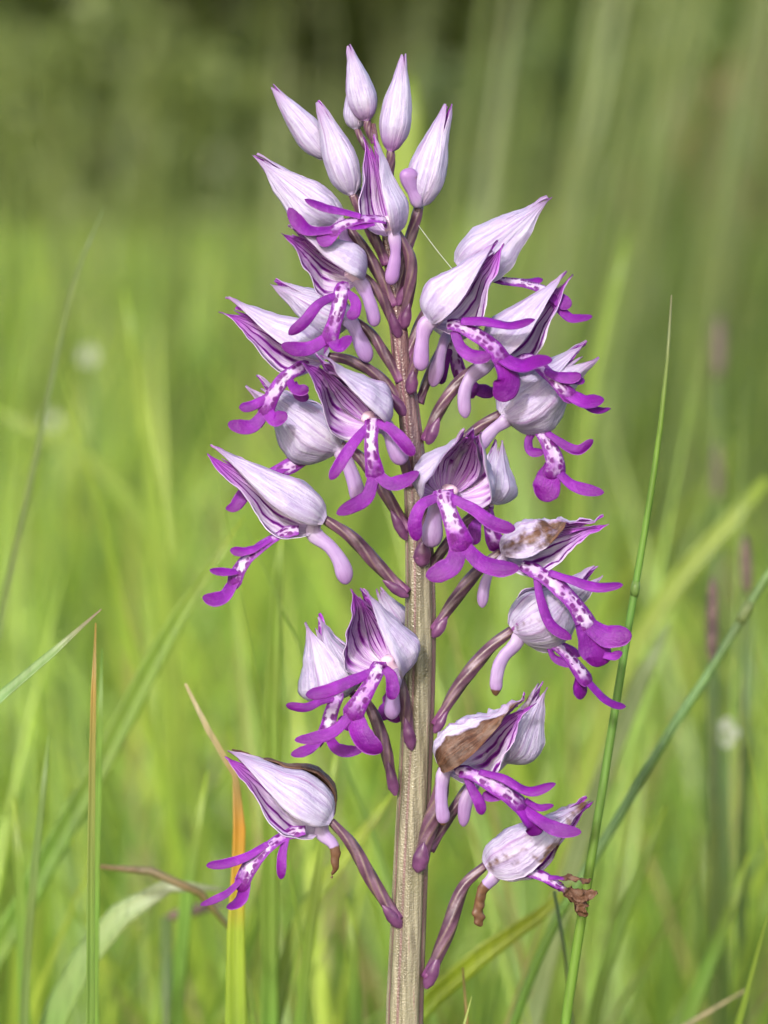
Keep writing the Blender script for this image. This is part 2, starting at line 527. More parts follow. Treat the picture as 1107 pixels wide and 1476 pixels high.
# ---- hedge and shrubs far behind
def leaf_cloud(cent, rad, n, size, col, spread=.35, shell=.55):
    d = rng.normal(0, 1, (n, 3)); d /= np.linalg.norm(d, axis=1)[:, None]
    r = rng.uniform(shell, 1, n) ** .6
    lump = 1 + .25 * np.sin(d[:, 0] * 5 + cent[0] * 3) * np.cos(d[:, 2] * 6 + cent[1])
    p = np.asarray(cent) + d * r[:, None] * np.asarray(rad) * lump[:, None]
    p = p[p[:, 2] > 0.02]; n = len(p)
    a = rng.normal(0, 1, (n, 3)); a /= np.linalg.norm(a, axis=1)[:, None]
    b = np.cross(a, rng.normal(0, 1, (n, 3))); b /= np.linalg.norm(b, axis=1)[:, None]
    s = size * rng.uniform(.6, 1.4, n)[:, None]
    nn = np.cross(a, b)
    V = np.stack([p - a * s, p - b * s * .45 + nn * s * .12, p + a * s, p + b * s * .45 + nn * s * .12], 1).reshape(-1, 3)
    F = np.arange(n * 4).reshape(n, 4)
    c = np.asarray(col) * rng.uniform(1 - spread, 1 + spread, n)[:, None]
    return V, F, np.repeat(c, 4, 0)


def trunk_mesh(base, top, r0, r1, k=7):
    base, top = np.asarray(base, float), np.asarray(top, float)
    V, F = [], []
    for i in range(6):
        t = i / 5
        c = base * (1 - t) + top * t + np.array([math.sin(i * 1.7 + base[0]), math.cos(i * 2.1), 0]) * r0 * .8 * t
        r = r0 * (1 - t) + r1 * t
        for a in range(k):
            V.append(c + r * np.array([math.cos(a * 2 * math.pi / k), math.sin(a * 2 * math.pi / k), 0]))
    for i in range(5):
        for a in range(k):
            F.append((i * k + a, i * k + (a + 1) % k, (i + 1) * k + (a + 1) % k, (i + 1) * k + a))
    F.append(tuple(range(5 * k, 6 * k)))
    return V, F


def shrub(name, label, x, y, rad, h, col, n, size, stems=3, group=None, cat='shrub'):
    r = empty(name, (x, y, -.01))
    tag(r, label, cat, group)
    V, F, C = leaf_cloud((0, 0, h * .52), (rad, rad * .8, h * .5), n, size, col)
    meshobj('crown', V, F, M['foliage'], r, attrs={'col': C}, smooth=False)
    for i in range(stems):
        a = i * 2.3 + x
        Vt, Ft = trunk_mesh((.05 * math.cos(a), .05 * math.sin(a), -.02), (rad * .45 * math.cos(a), rad * .35 * math.sin(a), h * .7), .025 * h + .01, .008)
        meshobj('trunk', Vt, Ft, M['bark'], r)
    return r


# one continuous hedge mass at the back
VS, FS, CS = [], [], []
vo = 0
for i in range(68):
    x = -8.5 + (i % 34) * .52 + rng.uniform(-.2, .2)
    y = 13.5 + (i // 34) * 2.0 + rng.uniform(-.8, 1.2)
    V, F, C = leaf_cloud((x, y, rng.uniform(1.3, 1.7)), (.8, .7, rng.uniform(1.7, 2.2)), 3000, .11, np.array([.020, .034, .011]) * rng.uniform(.4, 1.4), shell=.3)
    VS.append(V); FS.append(F + vo); CS.append(C); vo += len(V)
tag(meshobj('hedge', np.concatenate(VS), np.concatenate(FS), M['foliage'], attrs={'col': np.concatenate(CS)}, smooth=False),
    'dark green leafy hedge closing off the meadow far behind', 'hedge', kind='stuff')
shrub('leafy_shrub', 'pale olive rounded shrub in front of the dark hedge, left of the orchid tip', -.80, 9.2, .42, .95, (.10, .13, .035), 2600, .035)
shrub('leafy_shrub', 'bright green shrub in front of the dark hedge beside the brown bracken', 1.05, 10.2, .42, 1.25, (.075, .12, .028), 2600, .04)
shrub('bracken_clump', 'brown withered bracken clump below the bright green shrub', .82, 8.0, .24, .74, (.15, .085, .05), 1800, .03, 2, cat='bracken')
shrub('leafy_shrub', 'low grey green shrub at the hedge foot with bare dark stems showing', -.35, 10.5, .40, .62, (.075, .085, .04), 900, .035, 5)
shrub('leafy_shrub', 'dark evergreen shrub standing at the hedge foot behind the tall grass', .42, 11.0, .55, .95, (.035, .06, .02), 2600, .04)
shrub('leafy_shrub', 'very dark shrub at the hedge beside the pale olive shrub', -1.5, 11.6, .5, 1.1, (.025, .045, .016), 2600, .04)


# ================================================================== sweeps
def spline(pts, n):
    P = np.asarray(pts, float)
    if len(P) == 2:
        t = np.linspace(0, 1, n)[:, None]
        return P[0] * (1 - t) + P[1] * t
    d = np.r_[0, np.cumsum(np.linalg.norm(np.diff(P[:, :3], axis=0), axis=1))]
    d /= d[-1]
    m = np.zeros_like(P)
    for i in range(len(P)):
        if i == 0: m[i] = (P[1] - P[0]) / (d[1] - d[0])
        elif i == len(P) - 1: m[i] = (P[-1] - P[-2]) / (d[-1] - d[-2])
        else: m[i] = (P[i + 1] - P[i - 1]) / (d[i + 1] - d[i - 1])
    out = []
    for t in np.linspace(0, 1, n):
        i = min(max(np.searchsorted(d, t) - 1, 0), len(P) - 2)
        h = d[i + 1] - d[i]; s = (t - d[i]) / h
        out.append((2 * s**3 - 3 * s**2 + 1) * P[i] + (s**3 - 2 * s**2 + s) * h * m[i] + (-2 * s**3 + 3 * s**2) * P[i + 1] + (s**3 - s**2) * h * m[i + 1])
    return np.array(out)


def unit(v):
    v = np.asarray(v, float)
    return v / (np.linalg.norm(v) + 1e-12)


def sweep(path, hw, ht, nor, k=10, cap=True, roundend=True):
    """elliptic tube along path; hw half width across nor, ht half thickness along nor"""
    path = np.asarray(path); n = len(path)
    T = np.gradient(path, axis=0)
    V, F = [], []
    nor = unit(nor)
    for i in range(n):
        t = unit(T[i])
        nn = unit(nor - t * nor.dot(t)); b = np.cross(t, nn)
        for a in range(k):
            th = a * 2 * math.pi / k
            V.append(path[i] + b * math.cos(th) * hw[i] + nn * math.sin(th) * ht[i])
    for i in range(n - 1):
        for a in range(k):
            F.append((i * k + a, i * k + (a + 1) % k, (i + 1) * k + (a + 1) % k, (i + 1) * k + a))
    if cap:
        F.append(tuple(range(k - 1, -1, -1))); F.append(tuple(range((n - 1) * k, n * k)))
    return V, F


# ================================================================== individual grasses behind and beside the orchid
def ground_path(pix, d, n=26, lean_to=None):
    """pixels from tip to frame bottom at depth plane d, then on down to the ground"""
    w_ = [W(p[0], p[1], (p[2] if len(p) > 2 else d)) for p in pix]
    e = np.array(w_[-1]); dirn = unit(np.array(w_[-1]) - np.array(w_[-2]))
    if dirn[2] > -.25: dirn = unit(np.array([dirn[0] * .5, 0, -.8]))
    h = e[2]
    mid = e + np.array([dirn[0] / max(-dirn[2], .35) * h * .4, 0, -h * .5])
    end = np.array([mid[0] + (mid[0] - e[0]) * .4, mid[1], -.006])
    return spline(w_ + [mid, end], n + len(w_) * 3)


def grass_blade(label, pix, d, widths, cols, name='grass_plant', tube=False, fold=.35, facing=.0, group=None, cat='grass blade', mat='leaf', n=26):
    """widths/cols: lists over the pixel points (the last value goes on to the ground). widths in photo pixels at that depth"""
    path = ground_path(pix, d, n)
    m = len(path)
    seglen = np.r_[0, np.cumsum(np.linalg.norm(np.diff(path, axis=0), axis=1))]
    kp = []
    for p in pix:
        q_ = W(p[0], p[1], (p[2] if len(p) > 2 else d))
        kp.append(seglen[np.argmin(np.linalg.norm(path - q_, axis=1))])
    kp = np.maximum.accumulate(np.array(kp) + np.arange(len(kp)) * 1e-7)
    sc = S * (DIST - d * S) / DIST
    wd = np.interp(seglen, kp, np.array(widths, float)) * sc
    cc = np.stack([np.interp(seglen, kp, np.array(cols)[:, i]) for i in range(3)], 1)
    root = path[-1]
    o0 = np.array([root[0], root[1], 0])
    T = np.gradient(path, axis=0)
    fwd = np.array([math.sin(facing), -math.cos(facing), 0.15])
    if tube:
        V, F = sweep(path - o0, wd / 2, wd / 2, (0, -1, 0), 10)
        C = np.repeat(cc, 10, 0)
    else:
        V, F, C = [], [], []
        for i in range(m):
            t = unit(T[i]); nn = unit(fwd - t * fwd.dot(t)); b = np.cross(t, nn)
            h = wd[i] / 2; th = max(h * .05, 3e-5)
            c = path[i] - o0
            for (x_, z_) in ((-1, fold), (-.5, fold * .45), (0, 0), (.5, fold * .45), (1, fold)):
                V.append(c + b * h * x_ + nn * h * z_); C.append(cc[i])
            for (x_, z_) in ((1, fold), (.5, fold * .45), (0, 0), (-.5, fold * .45), (-1, fold)):
                V.append(c + b * h * x_ * .98 + nn * (h * z_ - th)); C.append(cc[i])
        for i in range(m - 1):
            for a in range(10):
                F.append((i * 10 + a, (i + 1) * 10 + a, (i + 1) * 10 + (a + 1) % 10, i * 10 + (a + 1) % 10))
        F.append(tuple(range(10))); F.append(tuple(range((m - 1) * 10 + 9, (m - 1) * 10 - 1, -1)))
    o = meshobj(name, V, F, M[mat], loc=o0, attrs={'col': C})
    tag(o, label, cat, group)
    return o, path


GR, YG, BG = (.13, .25, .035), (.25, .34, .03), (.16, .28, .10)
ORG, STRAW, BRN = (.42, .19, .025), (.36, .29, .17), (.16, .10, .05)
o, cpath = grass_blade('tall thin green grass culm with one node right of the orchid', [(968, 425), (962, 520), (950, 630), (932, 750), (915, 850), (895, 970), (868, 1140), (842, 1300), (815, 1476)], -80,
            [2, 6, 8, 9.5, 11, 12, 13, 14, 15], [(.16, .14, .09), (.13, .18, .06), GR, GR, (.12, .25, .05), (.12, .25, .05), (.12, .25, .05), GR, GR], name='grass_plant', tube=True, cat='grass stem')
nodeV, nodeF = sweep(np.array([W(917, 838, -80), W(916, 846, -80), W(915, 852, -80), W(914, 860, -80)]) - np.array(o.location), np.array([5.4, 7.0, 7.0, 5.6]) * S, np.array([5.4, 7.0, 7.0, 5.6]) * S, (0, -1, 0), 10)
meshobj('node', nodeV, nodeF, M['leaf'], o, attrs={'col': np.tile([.13, .21, .05], (len(nodeV), 1))})
grass_blade('grass blade with a purple tip leaning out to the left over the meadow', [(146, 878), (120, 903), (80, 938), (30, 980), (0, 1006), (-60, 1062), (-160, 1180), (-220, 1400)], -60,
            [1.5, 8, 13, 17, 19, 21, 22, 20], [(.28, .17, .17), (.17, .21, .09), BG, BG, BG, BG, GR, GR], facing=-.5)
grass_blade('upright narrow grass stem with a scorched brown tip', [(138, 898), (136, 960), (134, 1050), (132, 1200), (131, 1350), (131, 1476)], -70,
            [2, 8, 9, 11, 12, 13], [(.36, .20, .05), (.30, .19, .05), (.22, .17, .05), (.16, .20, .045), (.13, .22, .04), (.12, .22, .04)], fold=.8, cat='grass stem', name='grass_plant')
grass_blade('grass blade with an orange withered upper part bent over at its dry grey tip', [(267, 985), (280, 1018), (300, 1052), (325, 1085), (341, 1125), (345, 1180), (344, 1245), (341, 1300), (340, 1380), (341, 1476)], -260,
            [4, 8, 9, 9, 13, 18, 20, 20, 26, 33], [STRAW, STRAW, STRAW, (.30, .20, .09), ORG, ORG, (.46, .24, .02), (.32, .30, .02), YG, (.18, .29, .025)], fold=.5)
grass_blade('broad soft green blade standing upright between the orange blade and the orchid stem', [(408, 740), (400, 830), (394, 950), (390, 1100), (388, 1300), (388, 1476)], -792,
            [3, 16, 22, 25, 26, 26], [YG, (.16, .25, .03), (.15, .24, .03), (.15, .24, .03), (.14, .23, .03), GR], facing=.2)
grass_blade('long broad blade slanting down to the left behind the scorched stem', [(352, 745), (310, 810), (258, 890), (205, 985), (150, 1095), (90, 1200), (20, 1330), (-60, 1476)], -1080,
            [3, 14, 24, 30, 33, 35, 36, 36], [YG, (.16, .24, .03), (.15, .24, .03), (.14, .23, .03), (.13, .22, .035), (.11, .2, .03), GR, GR], facing=.1, fold=.5)
grass_blade('pale arching leaf bending over low down behind the orange blade', [(325, 1282), (285, 1272), (245, 1276), (200, 1298), (150, 1345), (100, 1420), (70, 1500)], -648,
            [3, 22, 32, 38, 42, 44, 44], [(.28, .30, .18), (.30, .34, .20), (.27, .33, .17), (.24, .32, .13), (.2, .3, .1), (.17, .27, .07), GR], facing=-.4, fold=.2)
grass_blade('brown dead grass stem lying almost level over the pale arching leaf', [(140, 1249), (175, 1251), (215, 1255), (250, 1268), (280, 1283), (310, 1300), (350, 1380), (370, 1500)], -547,
            [6, 11, 13, 13, 12, 8, 7, 7], [BRN, BRN, (.22, .15, .10), BRN, BRN, (.1, .08, .04), (.1, .1, .03), GR], tube=True, cat='dead stem', name='dead_grass_plant')
o, _p = grass_blade('blue green grass stem with a yellowish node slanting up to the right', [(1150, 770), (1107, 828), (1075, 882), (1030, 958), (975, 1040), (920, 1130), (870, 1215), (800, 1330), (740, 1476)], -720,
            [9, 11, 12, 13, 13, 14, 14, 14, 14], [BG, BG, (.11, .17, .07), BG, BG, (.08, .16, .06), BG, GR, GR], tube=True, cat='grass stem', name='grass_plant')
nv_, nf_ = sweep(np.array([W(1083, 868, -720), W(1078, 877, -720), W(1070, 890, -720), W(1066, 898, -720)]) - np.array(o.location), np.array([6, 8, 8, 6.5]) * S * 1.2, np.array([6, 8, 8, 6.5]) * S * 1.2, (0, -1, 0), 10)
meshobj('node', nv_, nf_, M['leaf'], o, attrs={'col': np.tile([.15, .19, .07], (len(nv_), 1))})
grass_blade('bright yellow green blade slanting up behind the lowest withered flower', [(845, 1260), (800, 1300), (740, 1345), (680, 1385), (620, 1440), (570, 1500)], -720,
            [4, 20, 28, 30, 30, 28], [YG, (.27, .33, .02), (.28, .34, .02), (.26, .33, .02), (.22, .3, .02), GR], facing=.3)
grass_blade('yellowish blade slanting up to the orchid stem from the left', [(575, 1130), (540, 1180), (500, 1230), (455, 1290), (420, 1360), (395, 1476)], -864,
            [3, 16, 22, 24, 25, 25], [YG, (.24, .30, .03), (.24, .30, .03), (.22, .29, .03), (.18, .26, .03), GR], facing=-.2)
grass_blade('narrow light green blade upright close to the left of the orchid stem', [(490, 1050), (470, 1180), (452, 1300), (440, 1400), (434, 1476)], -648,
            [2, 12, 17, 18, 19], [YG, (.17, .25, .03), (.16, .24, .03), (.15, .24, .03), GR])
grass_blade('very thin long grass blade curving up far to the left of the orchid', [(149, 300), (125, 355), (100, 430), (72, 560), (45, 690), (20, 800), (2, 890), (-40, 1100), (-60, 1400)], -1000,
            [2, 5, 7, 8, 9, 9, 9, 10, 10], [(.10, .145, .045)] * 9, n=34)
grass_blade('thin faint blade behind the scorched stem, close beside it', [(147, 935), (146, 1000), (142, 1120), (138, 1300), (138, 1476)], -374, [2, 8, 10, 11, 11], [GR] * 5)
grass_blade('thin green blade upright in front of the slanting broad blade', [(70, 1060), (62, 1140), (50, 1250), (38, 1400), (34, 1500)], -576, [2, 9, 12, 13, 13], [(.13, .2, .05)] * 5)
grass_blade('dark thin stem hanging below the withered flower, right of the orchid stem', [(799, 1285), (806, 1330), (815, 1380), (822, 1440), (826, 1500)], -302, [5, 6, 6, 6, 6], [(.05, .09, .03)] * 5, tube=True, cat='grass stem', name='grass_plant')
grass_blade('small pale green blade tip beside the base of the orchid stem', [(680, 1436), (670, 1458), (662, 1480), (655, 1520)], -60, [1, 5, 7, 8], [(.30, .36, .10)] * 4)
grass_blade('thin orange dry stem low down beside the small pale blade tip', [(667, 1395), (671, 1430), (674, 1476), (676, 1520)], -238, [3, 6, 6, 6], [(.36, .22, .06)] * 4, tube=True, cat='dead stem', name='dead_grass_plant')
grass_blade('pale straw stem slanting low down at the far right of the orchid', [(1078, 1425), (1040, 1448), (1000, 1470), (960, 1500)], -800, [3, 7, 8, 8], [STRAW] * 4, tube=True, cat='dead stem', name='dead_grass_plant')
grass_blade('broad yellow green blurred blade standing upright far back in the left meadow', [(180, 420), (195, 520), (212, 640), (225, 780), (238, 930), (245, 1100), (248, 1300)], -3000, [4, 14, 20, 23, 24, 24, 24],
            [(.19, .28, .03)] * 7, facing=.1)
grass_blade('yellow green blurred blade rising behind the topmost buds', [(590, 110), (578, 180), (570, 260), (575, 400), (590, 600), (600, 900)], -5200, [5, 60, 70, 60, 50, 50], [(.19, .26, .035)] * 6)
grass_blade('yellow green blurred blade rising beside the right hand upper flowers', [(905, 340), (885, 420), (860, 520), (840, 640), (830, 800), (820, 1000)], -3600, [3, 16, 22, 24, 24, 24], [(.15, .23, .03)] * 6)
grass_blade('light blurred blade slanting up to the right between the two right hand stems', [(1107, 690), (1060, 745), (1000, 810), (940, 890), (890, 980), (850, 1100)], -2600, [14, 24, 28, 28, 28, 28], [(.21, .28, .04)] * 6)
grass_blade('silvery blurred blade behind the green culm, right of the orchid', [(965, 900), (940, 945), (915, 1000), (880, 1090), (840, 1200), (800, 1340)], -1368, [4, 22, 28, 26, 26, 26], [(.24, .30, .13)] * 6)
grass_blade('blurred blade slanting down to the right through the left meadow', [(-20, 585), (40, 615), (100, 645), (160, 690), (230, 800), (260, 1000)], -4200, [6, 18, 22, 22, 20, 20], [(.17, .25, .03)] * 6)
for lab_, pts, d_, wd_ in [('soft green blade rising beside the orange blade, under the lowest left flower', [(300, 1110), (285, 1190), (268, 1300), (255, 1476)], -1008, 20),
                           ('soft green blade leaning right at the foot of the tall green culm', [(960, 1160), (925, 1250), (880, 1370), (850, 1500)], -1080, 20),
                           ('soft green blade leaning right above the pale straw stem', [(1080, 1230), (1050, 1320), (1010, 1420), (980, 1500)], -1224, 22),
                           ('soft short blade just right of the orchid stem beside the orange dry stem', [(720, 1330), (712, 1400), (700, 1476), (695, 1530)], -936, 22),
                           ('soft green blade crossing the foot of the long slanting broad blade', [(20, 1150), (28, 1260), (34, 1380), (36, 1500)], -864, 18),
                           ('soft short blade just left of the orchid stem, beside the yellowish blade', [(500, 1290), (508, 1360), (512, 1430), (514, 1500)], -936, 20)]:
    grass_blade(lab_, pts, d_, [3, wd_ * .8, wd_, wd_], [YG, (.15, .24, .03), GR, GR])


# seed heads (plantain-like) and white meadow flowers, out of focus
def seed_head(label, top, bot, d, wpx, mat, group=None):
    a, b = W(*top, d), W(*bot, d)
    root = np.array([b[0] + rng.uniform(-.01, .01), b[1], 0])
    e = empty('seed_head', root)
    tag(e, label, 'seed head', group)
    sc = S * (DIST - d * S) / DIST
    n = 14
    P_ = spline([b - root, (a + b) / 2 - root, a - root], n)
    prof = np.interp(np.linspace(0, 1, n), [0, .12, .5, .85, 1], [.35, .9, 1, .75, .15])
    V, F = sweep(P_, prof * wpx * sc * .34, prof * wpx * sc * .34, (0, -1, 0), 8)
    V, F = list(V), list(F)
    for i in range(90):                                    # florets
        t = rng.uniform(0, 1); c = P_[int(t * (n - 1))]; rr = prof[int(t * (n - 1))] * wpx * sc * .34
        an = rng.uniform(0, 6.28); dr = np.array([math.cos(an), math.sin(an), .35])
        p0 = c + dr * rr * .8; p1 = c + dr * rr * 1.5
        sd = np.array([-math.sin(an), math.cos(an), 0]) * rr * .22
        k0 = len(V); V += [p0 - sd, p0 + sd, p1, p0 + np.array([0, 0, rr * .35])]
        F += [(k0, k0 + 1, k0 + 2), (k0 + 1, k0 + 3, k0 + 2), (k0 + 3, k0, k0 + 2)]
    meshobj('spike', V, F, M[mat], e)
    st = spline([b - root, (b - root) * np.array([.6, 1, .5]), np.array([0, 0, -.005])], 14)
    Vs, Fs = sweep(st, np.full(14, .0007), np.full(14, .0007), (0, -1, 0), 6)
    meshobj('stalk', Vs, Fs, M['leaf'], e, attrs={'col': np.tile([.09, .14, .04], (len(Vs), 1))})


seed_head('dark brown seed head on a thin stalk behind the slanting blue green stem', (1027, 830), (1026, 955), -1500, 26, 'seed')
seed_head('smaller dark brown seed head set higher beside the slanting stem', (1073, 770), (1078, 855), -2000, 24, 'seed')
seed_head('pinkish grey seed head standing highest beyond the green culm', (1037, 455), (1036, 545), -4600, 26, 'seedpink')
seed_head('grey brown narrow seed head below the pinkish one', (1034, 640), (1034, 720), -4200, 20, 'seedpink')
seed_head('brown seed head drooping low behind the pale arching leaf', (322, 1302), (240, 1322), -1300, 24, 'seed')


def white_flower(label, p, d, rpx):
    c = W(*p, d)
    root = np.array([c[0] + .008, c[1], 0.0])
    e = empty('white_flower', root)
    tag(e, label, 'wildflower')
    sc = S * (DIST - d * S) / DIST * rpx
    for i in range(5):
        a = i * 1.2566
        pv = []
        for (t, hw_) in ((0, .12), (.4, .38), (.8, .42), (1.05, .15)):
            dr = np.array([math.cos(a), -.35, math.sin(a)]); sd = np.array([-math.sin(a), 0, math.cos(a)])
            pv += [c - root + dr * t * sc - sd * hw_ * sc, c - root + dr * t * sc + sd * hw_ * sc + np.array([0, -.1 * sc, 0])]
        meshobj('petal', pv, [(0, 1, 3, 2), (2, 3, 5, 4), (4, 5, 7, 6)], M['white'], e)
    st = spline([c - root, (c - root) * np.array([.7, 1, .5]), np.array([0, 0, -.005])], 12)
    Vs, Fs = sweep(st, np.full(12, .0006), np.full(12, .0006), (0, -1, 0), 6)
    meshobj('stalk', Vs, Fs, M['leaf'], e, attrs={'col': np.tile([.09, .16, .04], (len(Vs), 1))})


white_flower('small white blurred flower in the left meadow', (128, 512), -6500, 13)
white_flower('small white blurred flower right of the green culm, below the seed heads', (1043, 1055), -1900, 22)
white_flower('faint white blurred flower beside the thin long blade on the left', (75, 605), -7500, 11)

# ================================================================== the orchid
orchid = empty('orchid', (W(560, 1476)[0], 0.0, 0.0))
tag(orchid, 'purple and white helmet-flowered orchid spike on a ribbed pale stem, sharply in focus', 'orchid')
OX = np.array(orchid.location)

# stem
SP = [(538, 178, -3, 7), (545, 225, -2, 9), (553, 280, 0, 13), (560, 350, 0, 18), (568, 420, 0, 23), (577, 500, 0, 28), (589, 590, 0, 32), (598, 680, 0, 36), (604, 780, 0, 42),
      (606, 880, 0, 46), (604, 980, 0, 48), (600, 1080, 0, 49), (594, 1200, 0, 51), (588, 1340, 0, 54), (583, 1476, 0, 57)]
sp3 = [np.r_[W(x, y, d), r * .5 * S] for x, y, d, r in SP]
bot = W(583, 1476)
sp3 += [np.r_[(W(570, 1476)[0], 0, bot[2] * .5), 31 * S], np.r_[(OX[0], 0, -.01), 34 * S]]
ps = spline(sp3, 130)
KS = 72
ztop, zbot = W(538, 178)[2], bot[2]
V, F, A = [], [], []
for i, p in enumerate(ps):
    vv = (ztop - p[2]) / (ztop - zbot)
    for a in range(KS):
        th = a * 2 * math.pi / KS
        rd = .5 + .5 * math.cos(9 * th + 1.1 + .9 * math.sin(i * .05)) * (.7 + .3 * math.sin(3 * th + 2 + i * .02))
        rr = p[3] * (1 - .10 * (1 - rd) + .012 * math.sin(i * .35 + 2 * th))
        V.append(p[:3] - OX + np.array([math.cos(th), math.sin(th), 0]) * rr)
        A.append((a / KS, vv, rd))
for i in range(len(ps) - 1):
    for a in range(KS):
        F.append((i * KS + a, (i + 1) * KS + a, (i + 1) * KS + (a + 1) % KS, i * KS + (a + 1) % KS))
F.append(tuple(range(KS)))
meshobj('stem', V, F, M['stem'], orchid, attrs={'pat': A})

# basal leaves at the ground
for i in range(4):
    a = .6 + i * 1.6
    C_ = []
    V, F = [], []
    nL = 14
    for j in range(nL + 1):
        t = j / nL
        r = .16 * t
        z = .10 * math.sin(t * 2.6) * (.8 + .1 * i) + .004
        hw_ = .02 * math.sin(math.pi * min(t * .9 + .08, 1)) ** .8
        c = np.array([math.cos(a) * r, math.sin(a) * r, z]); sd = np.array([-math.sin(a), math.cos(a), 0])
        V += [c - sd * hw_ + np.array([0, 0, .3 * hw_]), c, c + sd * hw_ + np.array([0, 0, .3 * hw_])]
        C_ += [(.10, .19, .03)] * 3
    for j in range(nL):
        for q_ in range(2):
            b_ = j * 3 + q_
            F.append((b_, b_ + 1, b_ + 4, b_ + 3))
    meshobj('leaf', V, F, M['leaf'], orchid, attrs={'col': C_})

# ---- flower parts.  Shapes are made in photo-pixel units (x right, y up, z towards the camera) round the flower's base
PROF = np.array([[0, .26], [.025, .48], [.07, .70], [.14, .88], [.22, .99], [.30, 1.0], [.42, .88], [.55, .67], [.68, .47], [.80, .30], [.91, .165], [1, .05]])
BUDP = np.array([[0, .12], [.03, .40], [.08, .64], [.16, .86], [.26, .99], [.34, 1.0], [.45, .93], [.57, .78], [.68, .59], [.79, .40], [.90, .235], [1, .05]])
WPRO = np.array([[0, 1], [.45, 1], [.65, .93], [.8, .78], [.92, .55], [1, .12]])


WBUD = np.array([1, 1, 1, 1, 1.05, .9])


class Fl:
    """one flower: local px frame -> orchid-local metres"""
    def __init__(s, base, seed):
        s.b = np.array([base[0], -base[1], base[2]], float)
        s.w = W(*base)
        s.k = S * (DIST - base[2] * S) / DIST
        s.rs = np.random.default_rng(seed)

    def p(s, q):                       # pixel point (x, y down, d) -> local px frame
        return np.array([q[0], -q[1], q[2]], float) - s.b

    def m(s, V):                       # local px frame -> metres around the flower base
        V = np.asarray(V, float)
        return np.stack([V[:, 0], -V[:, 2], V[:, 1]], 1) * s.k


def vnoise(p, sc, seed):
    return mnoise.noise(Vector((p[0] * sc + seed * 7.1, p[1] * sc - seed * 3.3, p[2] * sc + seed)))


def sepal(fl, parent, name, a, f, l, L, R, thc, half, rs, ln, kx, ky, kf, tip, flare, wither, purple, crump, bend, seed, nu=22, nv=30, prof=PROF):
    V, A, Tn = [], [], []
    F = []
    us = np.linspace(-1, 1, nu); vs = np.linspace(0, 1, nv) ** .9
    rnd = fl.rs.random()
    for layer in (0, 1):
        for v in vs:
            vv = v * ln
            r = np.interp(vv, prof[:, 0], prof[:, 1]) * R * rs
            hw_ = half * np.interp(v, WPRO[:, 0], WPRO[:, 1] if prof is PROF else WBUD)
            for u in us:
                th = thc + u * hw_
                keel = .95 + .09 * (1 - u * u) + .045 * math.exp(-(u * 5) ** 2) + (.018 * math.sin(u * 9 + seed) + .012 * math.sin(u * 17 + 2 * seed)) * min(1, v * 4)
                edge = flare * abs(u) ** 3 * math.sin(math.pi * min(1, v * 1.1 + .05))
                rr = r * keel + R * edge
                c = a * (L * vv) + f * math.cos(th) * rr * (ky if math.cos(th) < 0 else kf) + l * math.sin(th) * rr * kx
                c = c + bend * L * vv ** 2 + tip * L * max(0, v - .45) ** 2 * 3.3
                nz = vnoise(c, .03, seed + thc) * .09 * R + vnoise(c, .08, seed + 3 + thc) * .035 * R
                cr = crump * (.25 + .75 * v)
                if cr > 0:
                    nz += (vnoise(c, .07, seed + 5) * .30 + vnoise(c, .16, seed + 9) * .16) * R * cr
                rad = f * math.cos(th) + l * math.sin(th)
                wv = vnoise(np.array([v * 6, u * 3, seed + thc]), 1.0, 2) * .11 * R * abs(u) ** 3
                c = c + rad * (nz + wv - (1.5 * layer))
                V.append(c)
                A.append((u * .5 + .5, v, layer))
                wval = wither(u, v) if callable(wither) else wither
                Tn.append((wval, purple, rnd))
    n1 = nu * nv
    for i in range(nv - 1):
        for j in range(nu - 1):
            q_ = i * nu + j
            F.append((q_, q_ + 1, q_ + nu + 1, q_ + nu))
            F.append((n1 + q_, n1 + q_ + nu, n1 + q_ + nu + 1, n1 + q_ + 1))
    for i in range(nv - 1):
        for j in (0, nu - 1):
            q_ = i * nu + j
            F.append((q_, q_ + nu, n1 + q_ + nu, n1 + q_))
    for j in range(nu - 1):
        for i in (0, nv - 1):
            q_ = i * nu + j
            F.append((q_, q_ + 1, n1 + q_ + 1, n1 + q_))
    return meshobj(name, fl.m(V), F, M['sepal'], parent, attrs={'pat': A, 'tint': Tn})


